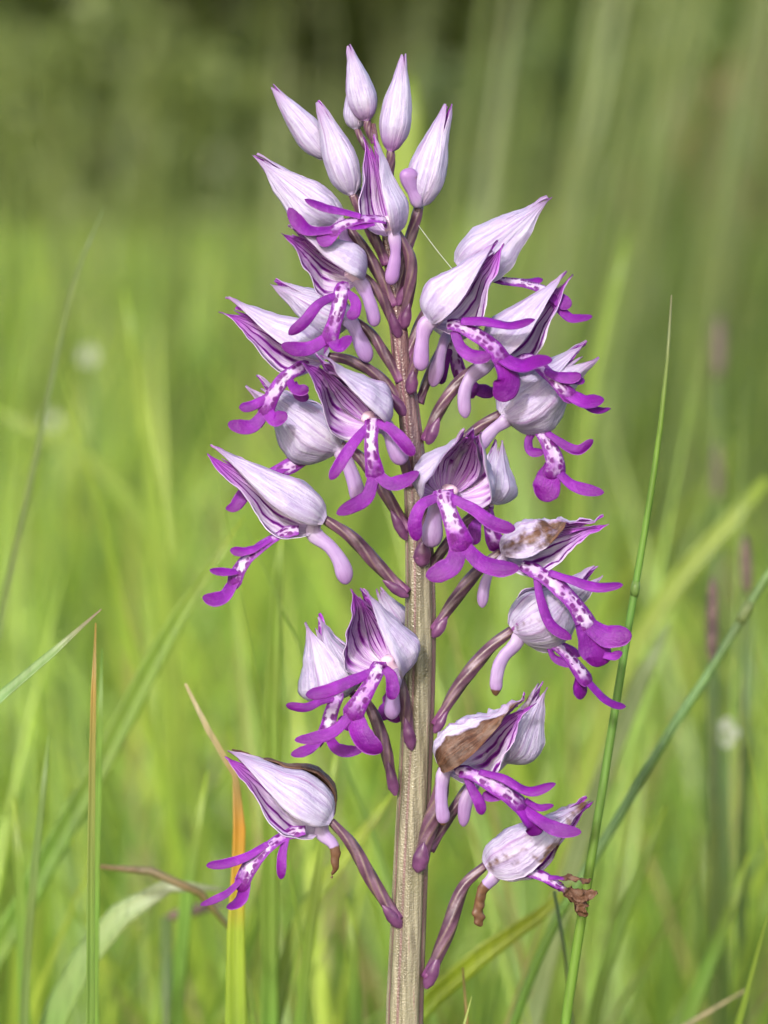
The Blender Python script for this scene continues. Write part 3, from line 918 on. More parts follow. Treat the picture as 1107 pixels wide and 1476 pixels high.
def lip(fl, parent, body, arms, legs, bw=(9, 9, 10, 14), nor=(0, .25, 1), aw=7, lw=9, wither=None, seed=0, tooth=True, hair=True, thin=1.0, root=None):
    """a flat lobed petal: body, two arms, two legs. pixel polylines (x, y, d), half widths in px"""
    V, F, A, Nn = [], [], [], []
    nor = unit(nor)
    NX = 11
    xs = np.linspace(-1, 1, NX)

    def ribbon(ctrl, wf, wmax, dome, u0, u1, flag, sd, n=22, roll=0.0, curl=0.0):
        k0 = len(V)
        t = 1 - (1 - np.linspace(0, 1, n)) ** 1.5
        p0 = spline(ctrl, 70)
        p_ = np.stack([np.interp(t, np.linspace(0, 1, 70), p0[:, i]) for i in range(3)], 1)
        T = np.gradient(p_, axis=0)
        w_ = wmax * np.interp(t, *wf)
        for layer in (0, 1):
            for i in range(n):
                tg = unit(T[i]); nn = unit(nor - tg * nor.dot(tg)); b = np.cross(tg, nn)
                ra = roll * t[i] + .25 * vnoise(p_[i], .03, sd)
                nn, b = nn * math.cos(ra) + b * math.sin(ra), b * math.cos(ra) - nn * math.sin(ra)
                for x in xs:
                    hw = w_[i] * (1 + .10 * vnoise(np.array([t[i] * 5, x * 2, sd * 1.7]), 1.0, sd))
                    z = dome * hw * (1 - x * x) + curl * hw * t[i] * (x * x) + .5 * vnoise(p_[i] + b * x * 8, .12, sd)
                    th = (1.9 * (1 - x * x) ** .5 + .35) * thin * min(1, .35 + w_[i] / wmax)
                    V.append(p_[i] + b * hw * x + nn * (z - (th if layer else 0)))
                    A.append((u0 + (u1 - u0) * t[i], abs(x), flag * (1 - layer))); Nn.append(nn)
        n1 = n * NX
        for i in range(n - 1):
            for j in range(NX - 1):
                q_ = k0 + i * NX + j
                F.append((q_, q_ + 1, q_ + NX + 1, q_ + NX)); F.append((n1 + q_, n1 + q_ + NX, n1 + q_ + NX + 1, n1 + q_ + 1))
            for j in (0, NX - 1):
                q_ = k0 + i * NX + j
                F.append((q_, q_ + NX, n1 + q_ + NX, n1 + q_))
        for i in (0, n - 1):
            for j in range(NX - 1):
                q_ = k0 + i * NX + j
                F.append((q_, q_ + 1, n1 + q_ + 1, n1 + q_))
        return p_

    bp = [fl.p(q) for q in body]
    if root is not None: bp = [root * .55 + bp[0] * .45] + bp
    nb = len(bw)
    bwx = ([0, .14] + list(np.linspace(.2, .90, nb)) + [.97, 1], [.55, .8] + [b_ / max(bw) for b_ in bw] + [bw[-1] / max(bw) * .75, .25])
    pb = ribbon(bp, bwx, max(bw) * 1.08, .30, 0, 1, 1.0, seed, n=34)
    pm = spline(bp, 70)
    for i, arm in enumerate(arms):
        ctrl = [fl.p(q) for q in arm]
        ribbon(ctrl, ([0, .2, .5, .75, .9, .97, 1], [.62, .72, .92, 1.0, .86, .5, .12]), aw * 1.16, .26, .45, 1.0, 0.0, seed + i * 3 + 1, roll=fl.rs.uniform(-.5, .5))
    for i, leg in enumerate(legs):
        wl = lw
        if isinstance(leg, dict): wl, leg = leg['w'], leg['p']
        ctrl = [fl.p(q) for q in leg]
        if i < 2: ctrl = [pm[54] * .6 + ctrl[0] * .4] + ctrl[1:] if len(ctrl) > 2 else ctrl
        ribbon(ctrl, ([0, .25, .55, .75, .9, .97, 1], [.75, .85, 1.05, 1.0, .72, .4, .08]), wl * 1.16, .16, .6, 1.0, 0.0, seed + i * 5 + 11, roll=fl.rs.uniform(-.6, .6), curl=fl.rs.uniform(-.1, .3))
    if tooth and len(legs) >= 2:
        e = pm[-1]; dr = unit(pm[-1] - pm[-10])
        ribbon([pm[-6], e + dr * 4, e + dr * 12 + nor * 2], ([0, .6, 1], [1, .7, .1]), 3.4, .3, .8, 1, 0, seed + 31, n=8)
    co = np.array(V)
    u = np.array([a_[0] for a_ in A])
    wv = np.zeros(len(co))
    if wither:
        wv = np.array([wither(c, uu) for c, uu in zip(co, u)])
        dv = np.array([[vnoise(c, .10, seed), vnoise(c, .10, seed + 3), vnoise(c, .10, seed + 6)] for c in co]) + .5 * np.array([[vnoise(c, .25, seed), vnoise(c, .25, seed + 3), vnoise(c, .25, seed + 6)] for c in co])
        co = co + dv * (7.0 * np.clip(wv * 1.5, 0, 1))[:, None]
    Tn = [(x, 0, fl.rs.random()) for x in wv]
    V = list(co)
    # tufts of tiny papillae along the body
    if hair:
        cand = [i for i in range(34 * NX) if A[i][1] < .85 and .12 < A[i][0] < .95]
        for i in fl.rs.choice(cand, 130, replace=False):
            c = co[i]; n_ = unit(Nn[i] + fl.rs.normal(0, .4, 3))
            b_ = unit(np.cross(n_, [.3, .8, .1])); c_ = np.cross(n_, b_)
            h_ = fl.rs.uniform(1.8, 4.0); r_ = fl.rs.uniform(.4, .75)
            k0 = len(V)
            for a_ in range(4):
                V.append(c - n_ * .5 + (b_ * math.cos(a_ * 1.571) + c_ * math.sin(a_ * 1.571)) * r_)
            V.append(c + n_ * h_)
            F += [(k0 + a_, k0 + (a_ + 1) % 4, k0 + 4) for a_ in range(4)]
            A += [A[i]] * 5; Tn += [Tn[i]] * 5
    return meshobj('lip', fl.m(V), F, M['lip'], parent, attrs={'pat': A, 'tint': Tn})


def spur(fl, parent, pts, r0=8, r1=11, brown=0.0, tone=.2, pointed=False, crump=0.0, start=np.zeros(3)):
    t = 1 - (1 - np.linspace(0, 1, 30)) ** 1.7
    p0_ = spline([start] + [fl.p(q) for q in pts], 60)
    p_ = np.stack([np.interp(t, np.linspace(0, 1, 60), p0_[:, i]) for i in range(3)], 1)
    sc = np.interp(t, [0, .2, .45, .8, 1], [r0 * .75, r0 * 1.0, r0 * .8, r1 * 1.04, r1 * .9])
    endf = np.sqrt(np.clip(1 - ((t - .84) / .16).clip(0, 1) ** 2, 0.02, 1)) if not pointed else np.interp(t, [0, .75, 1], [1, .8, .08])
    h = sc * endf
    h = h * .92 * (1 + np.array([vnoise(q, .05, 3) for q in p_]) * .12)
    K = 16
    V, F = sweep(p_, h, h * .62, (.35, 0, 1), K)
    V = np.array(V)
    if crump or brown:
        c_ = np.repeat(p_, K, 0); tt = np.repeat(t, K)
        V = V + unit_rows(V - c_) * (np.array([vnoise(v, .11, 5) for v in V]) * (1.0 + 3.5 * np.clip((tt - (1 - brown)) * 3, 0, 1)))[:, None]
    A = np.stack([np.tile(np.arange(K) / K, 30), np.repeat(t, K), np.zeros(30 * K)], 1)
    wv = np.clip((np.repeat(t, K) - (1 - brown)) * 6 + .5, 0, 1) if brown > 0 else np.zeros(30 * K)
    Tn = np.stack([wv, np.zeros(30 * K), np.full(30 * K, tone)], 1)
    return meshobj('spur', fl.m(V), F, M['spur'], parent, attrs={'pat': A, 'tint': Tn})


def unit_rows(v): return v / (np.linalg.norm(v, axis=1)[:, None] + 1e-9)


def ovary(fl, parent, pts, r0=8, r1=10, r2=7, twist=3.2):
    p_ = spline([fl.p(q) for q in pts], 34)
    t = np.linspace(0, 1, 34)
    h = .86 * np.interp(t, [0, .12, .5, .85, 1], [r0 * .8, r0, r1, r2, r2 * 1.1])
    K = 36
    T = np.gradient(p_, axis=0)
    V, F, A = [], [], []
    for i in range(34):
        tg = unit(T[i]); n0 = np.array([0, 0, 1.0]); nn = unit(n0 - tg * n0.dot(tg)); b = np.cross(tg, nn)
        for a in range(K):
            th = a * 2 * math.pi / K
            rb = .5 + .5 * math.cos(6 * th + twist * t[i] * 6)
            r_ = h[i] * (.87 + .13 * rb ** .7) * (1 + .05 * vnoise(p_[i] + np.array([th * 6, 0, 0]), .06, 2))
            V.append(p_[i] + (b * math.cos(th) + nn * math.sin(th)) * r_); A.append((a / K, t[i], rb))
    for i in range(33):
        for a in range(K):
            F.append((i * K + a, i * K + (a + 1) % K, (i + 1) * K + (a + 1) % K, (i + 1) * K + a))
    F.append(tuple(range(K - 1, -1, -1))); F.append(tuple(range(33 * K, 34 * K)))
    return meshobj('ovary', fl.m(V), F, M['ovary'], parent, attrs={'pat': A})


def bract(p, dirn, Lp=34, wp=13, seed=0):
    """small violet scale leaf clasping a flower stalk where it leaves the stem; p pixel, dirn (x, y up, z)"""
    fl = Fl(p, seed)
    d = unit(dirn); n0 = np.array([0, 0, 1.0]); nn = unit(n0 - d * n0.dot(d)); b = np.cross(d, nn)
    V, F = [], []
    nu, nv = 9, 12
    for layer in (0, 1):
        for i in range(nv):
            v = i / (nv - 1)
            hw_ = wp * np.interp(v, [0, .15, .5, .8, 1], [.22, .66, .78, .45, .03])
            for j in range(nu):
                u = -1 + 2 * j / (nu - 1)
                c = d * Lp * v + b * hw_ * math.sin(u * 1.3) + nn * (hw_ * math.cos(u * 1.3) * .8 + 2 - 1.2 * layer)
                V.append(c + nn * vnoise(c, .1, seed) * 2)
    n1 = nu * nv
    for i in range(nv - 1):
        for j in range(nu - 1):
            q_ = i * nu + j
            F += [(q_, q_ + 1, q_ + nu + 1, q_ + nu), (n1 + q_, n1 + q_ + nu, n1 + q_ + nu + 1, n1 + q_ + 1)]
        for j in (0, nu - 1):
            q_ = i * nu + j
            F.append((q_, q_ + nu, n1 + q_ + nu, n1 + q_))
    meshobj('bract', fl.m(V), F, M['bract'], orchid, loc=fl.w - OX)


NF = [0]


def flower(base, tip, front, R, name='flower', open_=0.0, sep=.05, L=None, lipd=None, sp=None, ov=None, kx=.82, ky=.70, kf=None, rd=.95, lnl=1.0, lnr=.985, hdd=50, flare=.06, petals=True,
           wd=0.0, wl=0.0, wr=0.0, purple=0.0, crump=0.0, bend=(0, 0, 0), closed=False, column=True, cw=(0, 0, 0), lab=None):
    NF[0] += 1
    seed = NF[0]
    fl = Fl(base, seed)
    B = np.zeros(3)
    tp = fl.p(tip)
    a = unit(tp); L = np.linalg.norm(tp)
    f = np.array(front, float); f = unit(f - a * f.dot(a)); l = np.cross(a, f)
    # the part itself: receptacle and column, carrying everything else
    V, F = [], []
    cp = spline([a * L * .012, a * L * .03 + f * R * .05, a * L * .10 + f * R * .10, a * L * .19 + f * R * .02], 12)
    hh = np.interp(np.linspace(0, 1, 12), [0, .2, .6, .85, 1], [.12, .24, .20, .22, .08]) * R
    V, F = sweep(cp, hh, hh * .9, f, 14)
    fo = meshobj(name, fl.m(V), F, M['column'], orchid, loc=fl.w - OX)
    if lab: fo['label'] = lab
    bend = np.array(bend, float)
    if kf is None: kf = 1.0 if closed else 1.45
    if closed: ky = 1.0
    bend = bend + l * fl.rs.uniform(-.05, .05) + f * fl.rs.uniform(-.05, .02)
    sep = sep * fl.rs.uniform(.8, 1.5)
    D = math.radians
    if closed:
        th_l, hl, hd = D(82 + open_), D(86), D(52)
    else:
        th_l, hl, hd = D(98 + open_), D(60), D(hdd)
    kw = dict(kx=kx, ky=ky, kf=kf, bend=bend, seed=seed, prof=BUDP if closed else PROF)
    sepal(fl, fo, 'sepal', a, f, l, L, R, math.pi, hd, rd, .97, tip=-f * sep * .8, flare=0.0, wither=wd, purple=purple, crump=crump if wd else crump * .4, **kw)
    sepal(fl, fo, 'sepal', a, f, l, L, R, th_l, hl, 1.0, lnl, tip=l * sep, flare=flare, wither=wl, purple=purple, crump=crump if wl else crump * .4, **kw)
    sepal(fl, fo, 'sepal', a, f, l, L, R, -th_l, hl, 1.0, lnr, tip=-l * sep, flare=flare, wither=wr, purple=purple, crump=crump if wr else crump * .4, **kw)
    if petals and not closed:
        for sgn in (1, -1):
            sepal(fl, fo, 'petal', a, f, l, L, R, sgn * D(142), D(26), .80, .88, tip=l * sgn * .01, flare=0, wither=max(wl if not callable(wl) else 0, 0) * .5, purple=1.0, crump=0, nu=9, nv=18, **kw)
    if lipd: lip(fl, fo, seed=seed, root=a * L * .07 + f * R * .55, **lipd)
    if sp: spur(fl, fo, start=a * L * .06 + f * R * .15, **sp)
    if ov: ovary(fl, fo, **ov)
    return fo


# ----------------------------------------------------------------- buds and flowers, top to bottom
# closed buds at the tip
flower((528, 176, -2), (506, 66, 2), (.3, 0, 1), 24, 'bud', closed=True, purple=.8, sep=.01, bend=(-.03, 0, 0), ov=dict(pts=[(529, 172, -2), (531, 186, -3), (540, 205, -4)], r0=7, r1=7, r2=6))
flower((513, 187, -22), (508, 118, -25), (.3, 0, 1), 19, 'bud', closed=True, purple=.2, sep=.01, ov=dict(pts=[(514, 186, -22), (524, 205, -14), (543, 235, -4)], r0=6, r1=7, r2=6))
flower((563, 220, 8), (586, 80, 8), (.4, 0, 1), 26, 'bud', closed=True, purple=.9, sep=.01, bend=(.02, 0, 0), ov=dict(pts=[(563, 217, 8), (563, 235, 5), (558, 275, 0)], r0=8, r1=8, r2=7))
flower((603, 298, 4), (637, 149, 0), (.4, 0, 1), 30, 'bud', closed=True, purple=.35, sep=.02, bend=(.03, 0, 0),
       sp=dict(pts=[(602, 290, 18), (590, 262, 26), (589, 243, 28)], r0=12, r1=15, tone=.45), ov=dict(pts=[(604, 297, 2), (597, 325, 0), (582, 375, 2), (573, 430, 3)], r0=10, r1=10, r2=9))
flower((474, 228, -14), (392, 129, -20), (.6, -.5, .3), 24, 'bud', closed=True, sep=.015, bend=(-.02, .02, 0), ov=dict(pts=[(474, 226, -14), (505, 262, -14), (545, 320, -6)], r0=8, r1=9, r2=8))
flower((508, 282, 16), (464, 146, 16), (.5, 0, .5), 27, 'bud', closed=True, sep=.012, bend=(-.03, .0, 0), ov=dict(pts=[(508, 280, 14), (528, 320, 8), (558, 380, 4)], r0=9, r1=10, r2=9))
# half open flower in the middle of the top
flower((566, 338, 34), (532, 196, 52), (-.7, -.1, .95), 35, open_=12, sep=.05, kx=.9, purple=.5,
       lipd=dict(body=[(556, 318, 62), (525, 316, 76), (497, 324, 84), (473, 338, 86)], arms=[[(520, 312, 80), (495, 306, 84), (468, 300, 84), (441, 288, 80)], [(540, 322, 74), (515, 326, 82), (498, 324, 84)]],
                 legs=[[(470, 338, 86), (446, 332, 86), (428, 316, 86), (419, 300, 84)], dict(w=12, p=[(480, 337, 86), (468, 344, 88), (458, 346, 90)])], bw=(8, 8, 8, 10), aw=7.5, nor=(-.1, .8, .8), tooth=False),
       sp=dict(pts=[(567, 336, 40), (570, 365, 40), (563, 410, 36)], r0=11, r1=12, tone=.55), ov=dict(pts=[(572, 335, 30), (592, 375, 24), (588, 430, 16), (579, 470, 8)], r0=9, r1=11, r2=9))
# upper left, in profile behind it
flower((491, 318, 0), (366, 222, 4), (-.45, -.7, -.10), 36, sep=.02, open_=-4,
       sp=dict(pts=[(492, 322, 14), (497, 345, 16), (508, 366, 14)], r0=9, r1=11, tone=.45), ov=dict(pts=[(494, 318, 0), (520, 352, 6), (548, 398, 8), (568, 440, 6)], r0=8, r1=11, r2=9))
# left, open: stripes inside
flower((521, 400, 24), (409, 336, 78), (-.35, -.75, .8), 44, open_=18, sep=.06, kx=.95, purple=.35,
       lipd=dict(body=[(494, 414, 66), (489, 440, 78), (481, 470, 82), (472, 497, 82)], arms=[[(488, 424, 72), (462, 436, 84), (440, 462, 88), (418, 480, 88)], [(500, 420, 70), (512, 432, 76), (512, 448, 78), (501, 456, 80)]],
                 legs=[[(470, 494, 82), (448, 499, 86), (428, 500, 90), (408, 494, 94)], [(474, 496, 82), (488, 497, 88), (500, 490, 92), (507, 482, 92)]], bw=(10, 10, 10, 12), aw=7.5),
       sp=dict(pts=[(522, 410, 30), (534, 438, 32), (541, 470, 30)], r0=13, r1=12, tone=.4), ov=dict(pts=[(524, 398, 18), (540, 414, 18), (556, 440, 14), (572, 478, 8)], r0=8, r1=9, r2=9))
# pale hood half hidden behind it
flower((506, 462, -10), (391, 410, -20), (-.3, -.7, -.25), 36, sep=.04,
       sp=dict(pts=[(506, 464, 10), (520, 492, 14), (532, 521, 12)], r0=13, r1=13, tone=.2), ov=dict(pts=[(508, 460, -6), (532, 478, 2), (556, 512, 6), (578, 548, 6)], r0=8, r1=10, r2=9))
# left, long striped hood
flower((470, 515, 8), (322, 436, 22), (-.5, -.72, .85), 43, open_=10, sep=.09, kx=.8, purple=.35,
       lipd=dict(body=[(438, 526, 36), (412, 543, 48), (392, 572, 54), (382, 603, 56)], arms=[[(418, 545, 48), (424, 556, 58), (434, 560, 64), (446, 556, 66)], [(396, 566, 52), (376, 577, 56), (362, 583, 58), (347, 585, 60)], [(424, 550, 40), (432, 568, 36), (446, 572, 34)]],
                 legs=[[(381, 606, 56), (366, 611, 60), (348, 612, 64), (331, 607, 66)], [(384, 603, 58), (396, 601, 64), (408, 597, 68), (415, 592, 68)]], bw=(8, 9, 10, 11), aw=7),
       ov=dict(pts=[(472, 514, 4), (505, 520, 2), (548, 545, 2), (585, 590, 4)], r0=9, r1=10, r2=9))
# left, pale rounded hood seen from outside
flower((490, 645, -6), (361, 548, -8), (-.4, -.6, -.45), 43, sep=.11, open_=-6, kx=1.0,
       lipd=dict(body=[(446, 660, -26), (424, 670, -22), (398, 682, -18), (372, 694, -16)], arms=[[(420, 672, -20), (400, 680, -16), (386, 686, -14)]],
                 legs=[[(374, 694, -16), (352, 712, -14), (338, 730, -12), (325, 734, -10)]], bw=(8, 11, 10, 8), aw=6, tooth=False, hair=False),
       sp=dict(pts=[(492, 650, 2), (508, 685, 6), (520, 728, 8)], r0=14, r1=14, tone=.12), ov=dict(pts=[(490, 640, -4), (520, 660, 2), (552, 705, 8), (588, 764, 10)], r0=10, r1=11, r2=10))
# centre left, facing us
flower((545, 612, 36), (448, 514, 126), (-.30, -.62, .9), 52, open_=22, sep=.07, kx=.95, purple=.55,
       lipd=dict(body=[(537, 603, 88), (535, 632, 100), (538, 662, 102), (543, 690, 100)], arms=[[(530, 612, 92), (510, 635, 104), (492, 662, 110), (477, 686, 112)], [(544, 606, 92), (562, 614, 100), (580, 632, 106), (596, 652, 108)]],
                 legs=[[(542, 688, 100), (530, 710, 106), (508, 724, 110), (486, 735, 112)], [(545, 692, 100), (562, 692, 106), (584, 687, 110), (603, 675, 112)]], bw=(11, 9, 10, 13), aw=8.5, lw=9),
       sp=dict(pts=[(556, 614, 56), (568, 640, 58), (582, 668, 56)], r0=14, r1=15, tone=.15), ov=dict(pts=[(548, 612, 30), (568, 632, 28), (582, 664, 24), (590, 702, 16)], r0=8, r1=9, r2=9))
# far left, profile
flower((466, 752, 14), (297, 652, 26), (-.50, -.80, 1.15), 45, sep=.035, open_=-1, flare=.03,
       lipd=dict(body=[(412, 766, 30), (378, 785, 40), (350, 812, 44), (334, 846, 44)], arms=[[(392, 774, 38), (372, 786, 46), (352, 792, 50), (333, 790, 52)], [(388, 782, 24), (366, 792, 20), (350, 794, 16)]],
                 legs=[[(346, 822, 46), (334, 821, 52), (318, 820, 56), (304, 818, 58)], dict(w=11, p=[(336, 842, 44), (326, 856, 46), (310, 862, 48), (293, 858, 50)])], bw=(7, 9, 11, 13), aw=7, lw=6.5, nor=(-.45, .55, .75), tooth=False),
       sp=dict(pts=[(452, 768, 18), (476, 788, 22), (492, 812, 22), (500, 842, 20)], r0=14, r1=14, tone=.05), ov=dict(pts=[(468, 749, 12), (505, 773, 14), (545, 815, 14), (586, 856, 18)], r0=10, r1=13, r2=10))
# upper right, profile, at the back
flower((660, 384, -18), (794, 284, -14), (.5, -.8, -.04), 42, sep=.02, open_=-4,
       lipd=dict(body=[(722, 404, -16), (752, 408, -10), (778, 416, -6), (800, 430, -4)], arms=[[(745, 404, -14), (764, 406, -20), (782, 402, -24)]],
                 legs=[dict(w=10, p=[(798, 428, -4), (812, 436, 0), (822, 440, 2)]), dict(w=7, p=[(802, 440, -4), (818, 456, 0), (836, 458, 2), (852, 455, 4)])], bw=(9, 9, 9, 11), nor=(0, .7, .5), tooth=False),
       ov=dict(pts=[(658, 388, -18), (632, 420, -12), (604, 470, -4), (586, 520, 0)], r0=8, r1=10, r2=9))
# right, profile in front
flower((620, 464, 44), (723, 350, 60), (.66, -.6, 1.2), 50, sep=.045, open_=2, flare=.03, purple=.12,
       lipd=dict(body=[(652, 466, 74), (680, 478, 84), (708, 498, 88), (728, 526, 88)], arms=[[(664, 462, 80), (696, 462, 92), (734, 468, 98), (768, 459, 100)], [(654, 476, 78), (664, 500, 86), (682, 512, 92), (706, 512, 96)]],
                 legs=[dict(w=13, p=[(726, 522, 88), (748, 526, 92), (772, 520, 96), (793, 517, 98)]), dict(w=16, p=[(726, 520, 88), (730, 544, 88), (724, 560, 86), (712, 572, 84)])], bw=(9, 11, 12, 14), aw=9, nor=(.1, .55, .8)),
       sp=dict(pts=[(614, 468, 50), (608, 498, 52), (607, 534, 50)], r0=14, r1=13, tone=.5), ov=dict(pts=[(622, 468, 36), (608, 494, 30), (597, 530, 22), (592, 560, 18)], r0=8, r1=9, r2=9))
# right, striped profile between
flower((700, 520, 6), (822, 394, 14), (.66, -.6, 1.0), 45, sep=.03, open_=0, flare=.02,
       lipd=dict(body=[(762, 516, 40), (786, 536, 52), (806, 556, 56), (826, 576, 56)], arms=[[(782, 532, 52), (800, 540, 60), (820, 542, 64), (834, 538, 64)], [(808, 548, 52), (824, 546, 52), (840, 547, 52)]],
                 legs=[dict(w=11, p=[(824, 574, 56), (838, 576, 60), (852, 576, 64), (867, 573, 66)]), dict(w=6, p=[(838, 584, 54), (852, 588, 54), (864, 590, 56), (877, 586, 56)])], bw=(8, 9, 9, 11), aw=8, nor=(-.2, .6, .8)),
       sp=dict(pts=[(700, 526, 14), (678, 544, 20), (669, 568, 22), (671, 602, 20)], r0=13, r1=11, tone=.06), ov=dict(pts=[(698, 522, 2), (664, 548, 2), (634, 590, 6), (614, 636, 8)], r0=9, r1=11, r2=10))
# second spur of a flower facing away, behind
flower((646, 486, -30), (672, 380, -60), (.3, .1, -1), 40, sep=.03, sp=dict(pts=[(640, 490, 0), (632, 520, 4), (623, 556, 4)], r0=10, r1=12, tone=.2),
       lipd=dict(body=[(652, 492, -60), (664, 540, -64), (676, 560, -62), (690, 566, -60)], arms=[[(650, 500, -60), (640, 530, -60), (636, 555, -60)]], legs=[[(688, 566, -60), (705, 566, -60), (716, 564, -60)]], tooth=False, hair=False),
       ov=dict(pts=[(642, 490, -26), (622, 530, -20), (604, 580, -14)], r0=7, r1=8, r2=8))
# right, rounded pale hood seen from behind
flower((722, 598, -4), (853, 500, -10), (.45, -.55, -.55), 47, sep=.13, open_=-4, kx=1.05,
       lipd=dict(body=[(776, 618, -6), (792, 645, 2), (800, 668, 4), (796, 692, 4)], arms=[[(772, 620, -8), (762, 634, -6), (765, 650, -2), (784, 652, 2)], [(784, 620, -4), (806, 636, 4), (832, 648, 8), (854, 633, 10)]],
                 legs=[dict(w=17, p=[(796, 672, 4), (790, 692, 4), (786, 706, 4), (778, 720, 2)]), dict(w=8, p=[(806, 690, 4), (824, 698, 8), (848, 706, 10), (870, 709, 12)])], bw=(9, 10, 13, 17), aw=6.5, nor=(.3, .3, .9)),
       sp=dict(pts=[(728, 606, 6), (712, 618, 4), (698, 634, 2), (688, 650, 0)], r0=12, r1=11, tone=.05), ov=dict(pts=[(720, 597, -6), (690, 616, -4), (655, 650, 0), (616, 700, 4)], r0=9, r1=10, r2=9))
# centre right, facing us
flower((642, 716, 40), (684, 618, 140), (.12, -.55, .95), 58, open_=26, sep=.07, kx=1.0, purple=.6, flare=.10,
       lipd=dict(body=[(638, 706, 98), (647, 735, 110), (658, 764, 112), (668, 790, 110)], arms=[[(630, 712, 102), (608, 722, 108), (598, 745, 110), (600, 774, 108)], [(648, 712, 104), (680, 728, 112), (708, 748, 116), (740, 757, 116)]],
                 legs=[dict(w=13, p=[(664, 786, 110), (652, 806, 114), (634, 818, 116), (613, 824, 116)]), dict(w=11, p=[(670, 790, 110), (692, 804, 114), (716, 812, 116), (746, 812, 116)])], bw=(14, 11, 13, 18), aw=9),
       sp=dict(pts=[(632, 722, 70), (624, 752, 70), (622, 787, 66)], r0=16, r1=17, tone=.1), ov=dict(pts=[(640, 720, 30), (622, 745, 28), (612, 775, 26), (606, 808, 24)], r0=9, r1=12, r2=12))
# pale hood and violet lip half hidden behind it
flower((706, 726, 4), (722, 634, -10), (.55, .1, -.8), 36, sep=.04, lipd=dict(body=[(700, 730, 0), (706, 752, 0), (712, 776, -2), (722, 792, -4)], arms=[[(692, 735, 4), (684, 760, 8), (684, 785, 10)]], legs=[[(720, 790, -4), (722, 805, -2), (716, 822, 0)]], tooth=False, hair=False, aw=9),
       ov=dict(pts=[(702, 728, 4), (672, 752, 2), (640, 790, 4), (616, 830, 6)], r0=8, r1=9, r2=9))
# right, withering
flower((722, 792, 16), (876, 755, 34), (.2, -.7, .7), 42, sep=.05, open_=6, wr=lambda u, v: .24 + .14 * v, wd=.15, crump=.75, kx=.8, lnr=.66,
       lab='withering flower with a crumpled brown sepal and a long violet lip',
       lipd=dict(body=[(770, 820, 44), (800, 840, 54), (830, 872, 58), (852, 912, 58)], arms=[[(790, 822, 52), (822, 832, 62), (858, 842, 66), (895, 838, 68)], [(772, 826, 48), (778, 860, 54), (792, 896, 58), (822, 917, 60)]],
                 legs=[dict(w=14, p=[(850, 908, 58), (870, 912, 62), (890, 912, 66), (908, 911, 68)]), dict(w=20, p=[(848, 905, 58), (854, 928, 58), (860, 942, 58), (860, 958, 56)]), dict(w=6, p=[(868, 940, 58), (882, 942, 60), (895, 936, 62)])], bw=(10, 12, 12, 15), aw=7.5, nor=(.2, .45, .9)),
       sp=dict(pts=[(722, 808, 22), (704, 828, 24), (697, 850, 24), (695, 876, 22)], r0=9, r1=10, brown=.0, tone=.1), ov=dict(pts=[(722, 796, 12), (690, 822, 12), (655, 866, 14), (626, 910, 16)], r0=9, r1=12, r2=9))
# right, rounded hood with brown stains, drooping lip
flower((738, 908, 0), (868, 824, -6), (.35, -.65, -.35), 46, sep=.09, open_=-4, wl=lambda u, v: .24 + .1 * v, wd=.2, wr=.22, crump=.08, kx=1.0,
       lab='fading flower with brown stains on its rounded hood',
       lipd=dict(body=[(792, 924, 4), (814, 940, 12), (832, 962, 16), (850, 986, 16)], arms=[[(790, 930, 8), (800, 948, 16), (826, 956, 20)], [(800, 926, 0), (824, 936, 4), (836, 946, 6)]],
                 legs=[dict(w=11, p=[(840, 970, 14), (836, 988, 12), (838, 1008, 10)]), dict(w=8, p=[(850, 986, 16), (868, 1004, 18), (884, 1014, 20), (902, 1017, 20)])], bw=(10, 9, 11, 13), aw=6, nor=(.5, .35, .8), tooth=False),
       sp=dict(pts=[(744, 926, 8), (724, 948, 10), (716, 972, 10), (715, 1003, 8)], r0=13, r1=11, brown=.09, tone=.05), ov=dict(pts=[(738, 908, 0), (704, 936, 2), (662, 988, 6), (628, 1046, 10)], r0=10, r1=13, r2=9))
# left below the middle, facing us
flower((568, 966, 34), (516, 842, 108), (-.60, -.30, .9), 52, open_=20, sep=.05, kx=1.0, purple=.5, flare=.08,
       lipd=dict(body=[(546, 956, 90), (534, 978, 102), (518, 1004, 106), (504, 1030, 106)], arms=[[(534, 962, 96), (508, 972, 106), (474, 986, 112), (442, 992, 114)], [(554, 956, 94), (563, 966, 98), (566, 984, 100), (562, 1000, 100)]],
                 legs=[[(502, 1028, 106), (482, 1044, 112), (455, 1053, 116), (426, 1056, 118)], dict(w=14, p=[(506, 1028, 106), (520, 1048, 110), (534, 1064, 112), (551, 1073, 112)])], bw=(11, 10, 12, 15), aw=9, lw=8),
       sp=dict(pts=[(568, 972, 50), (566, 1000, 50), (565, 1036, 46)], r0=14, r1=13, brown=.0, tone=.1), ov=dict(pts=[(572, 966, 28), (580, 1000, 26), (586, 1036, 24), (592, 1072, 22)], r0=9, r1=12, r2=10))
# pale hood behind it
flower((504, 1000, 8), (442, 893, 10), (-.5, -.35, -.45), 50, sep=.13, open_=-4, kx=1.0,
       lipd=dict(body=[(486, 1000, 40), (478, 1022, 48), (472, 1044, 50), (466, 1062, 50)], arms=[[(482, 1002, 44), (462, 1006, 50), (440, 1014, 54), (413, 1010, 56)], [(490, 1030, 40), (500, 1040, 36), (504, 1050, 34)]],
                 legs=[[(466, 1060, 50), (452, 1070, 54), (438, 1078, 56), (420, 1082, 58)], [(468, 1058, 50), (484, 1072, 50), (500, 1078, 50), (524, 1076, 48)]], bw=(9, 10, 11, 11), aw=6, lw=7.5, nor=(-.3, .3, .9)),
       ov=dict(pts=[(506, 1000, 4), (528, 1012, 6), (552, 1066, 12), (568, 1138, 14)], r0=8, r1=12, r2=9))
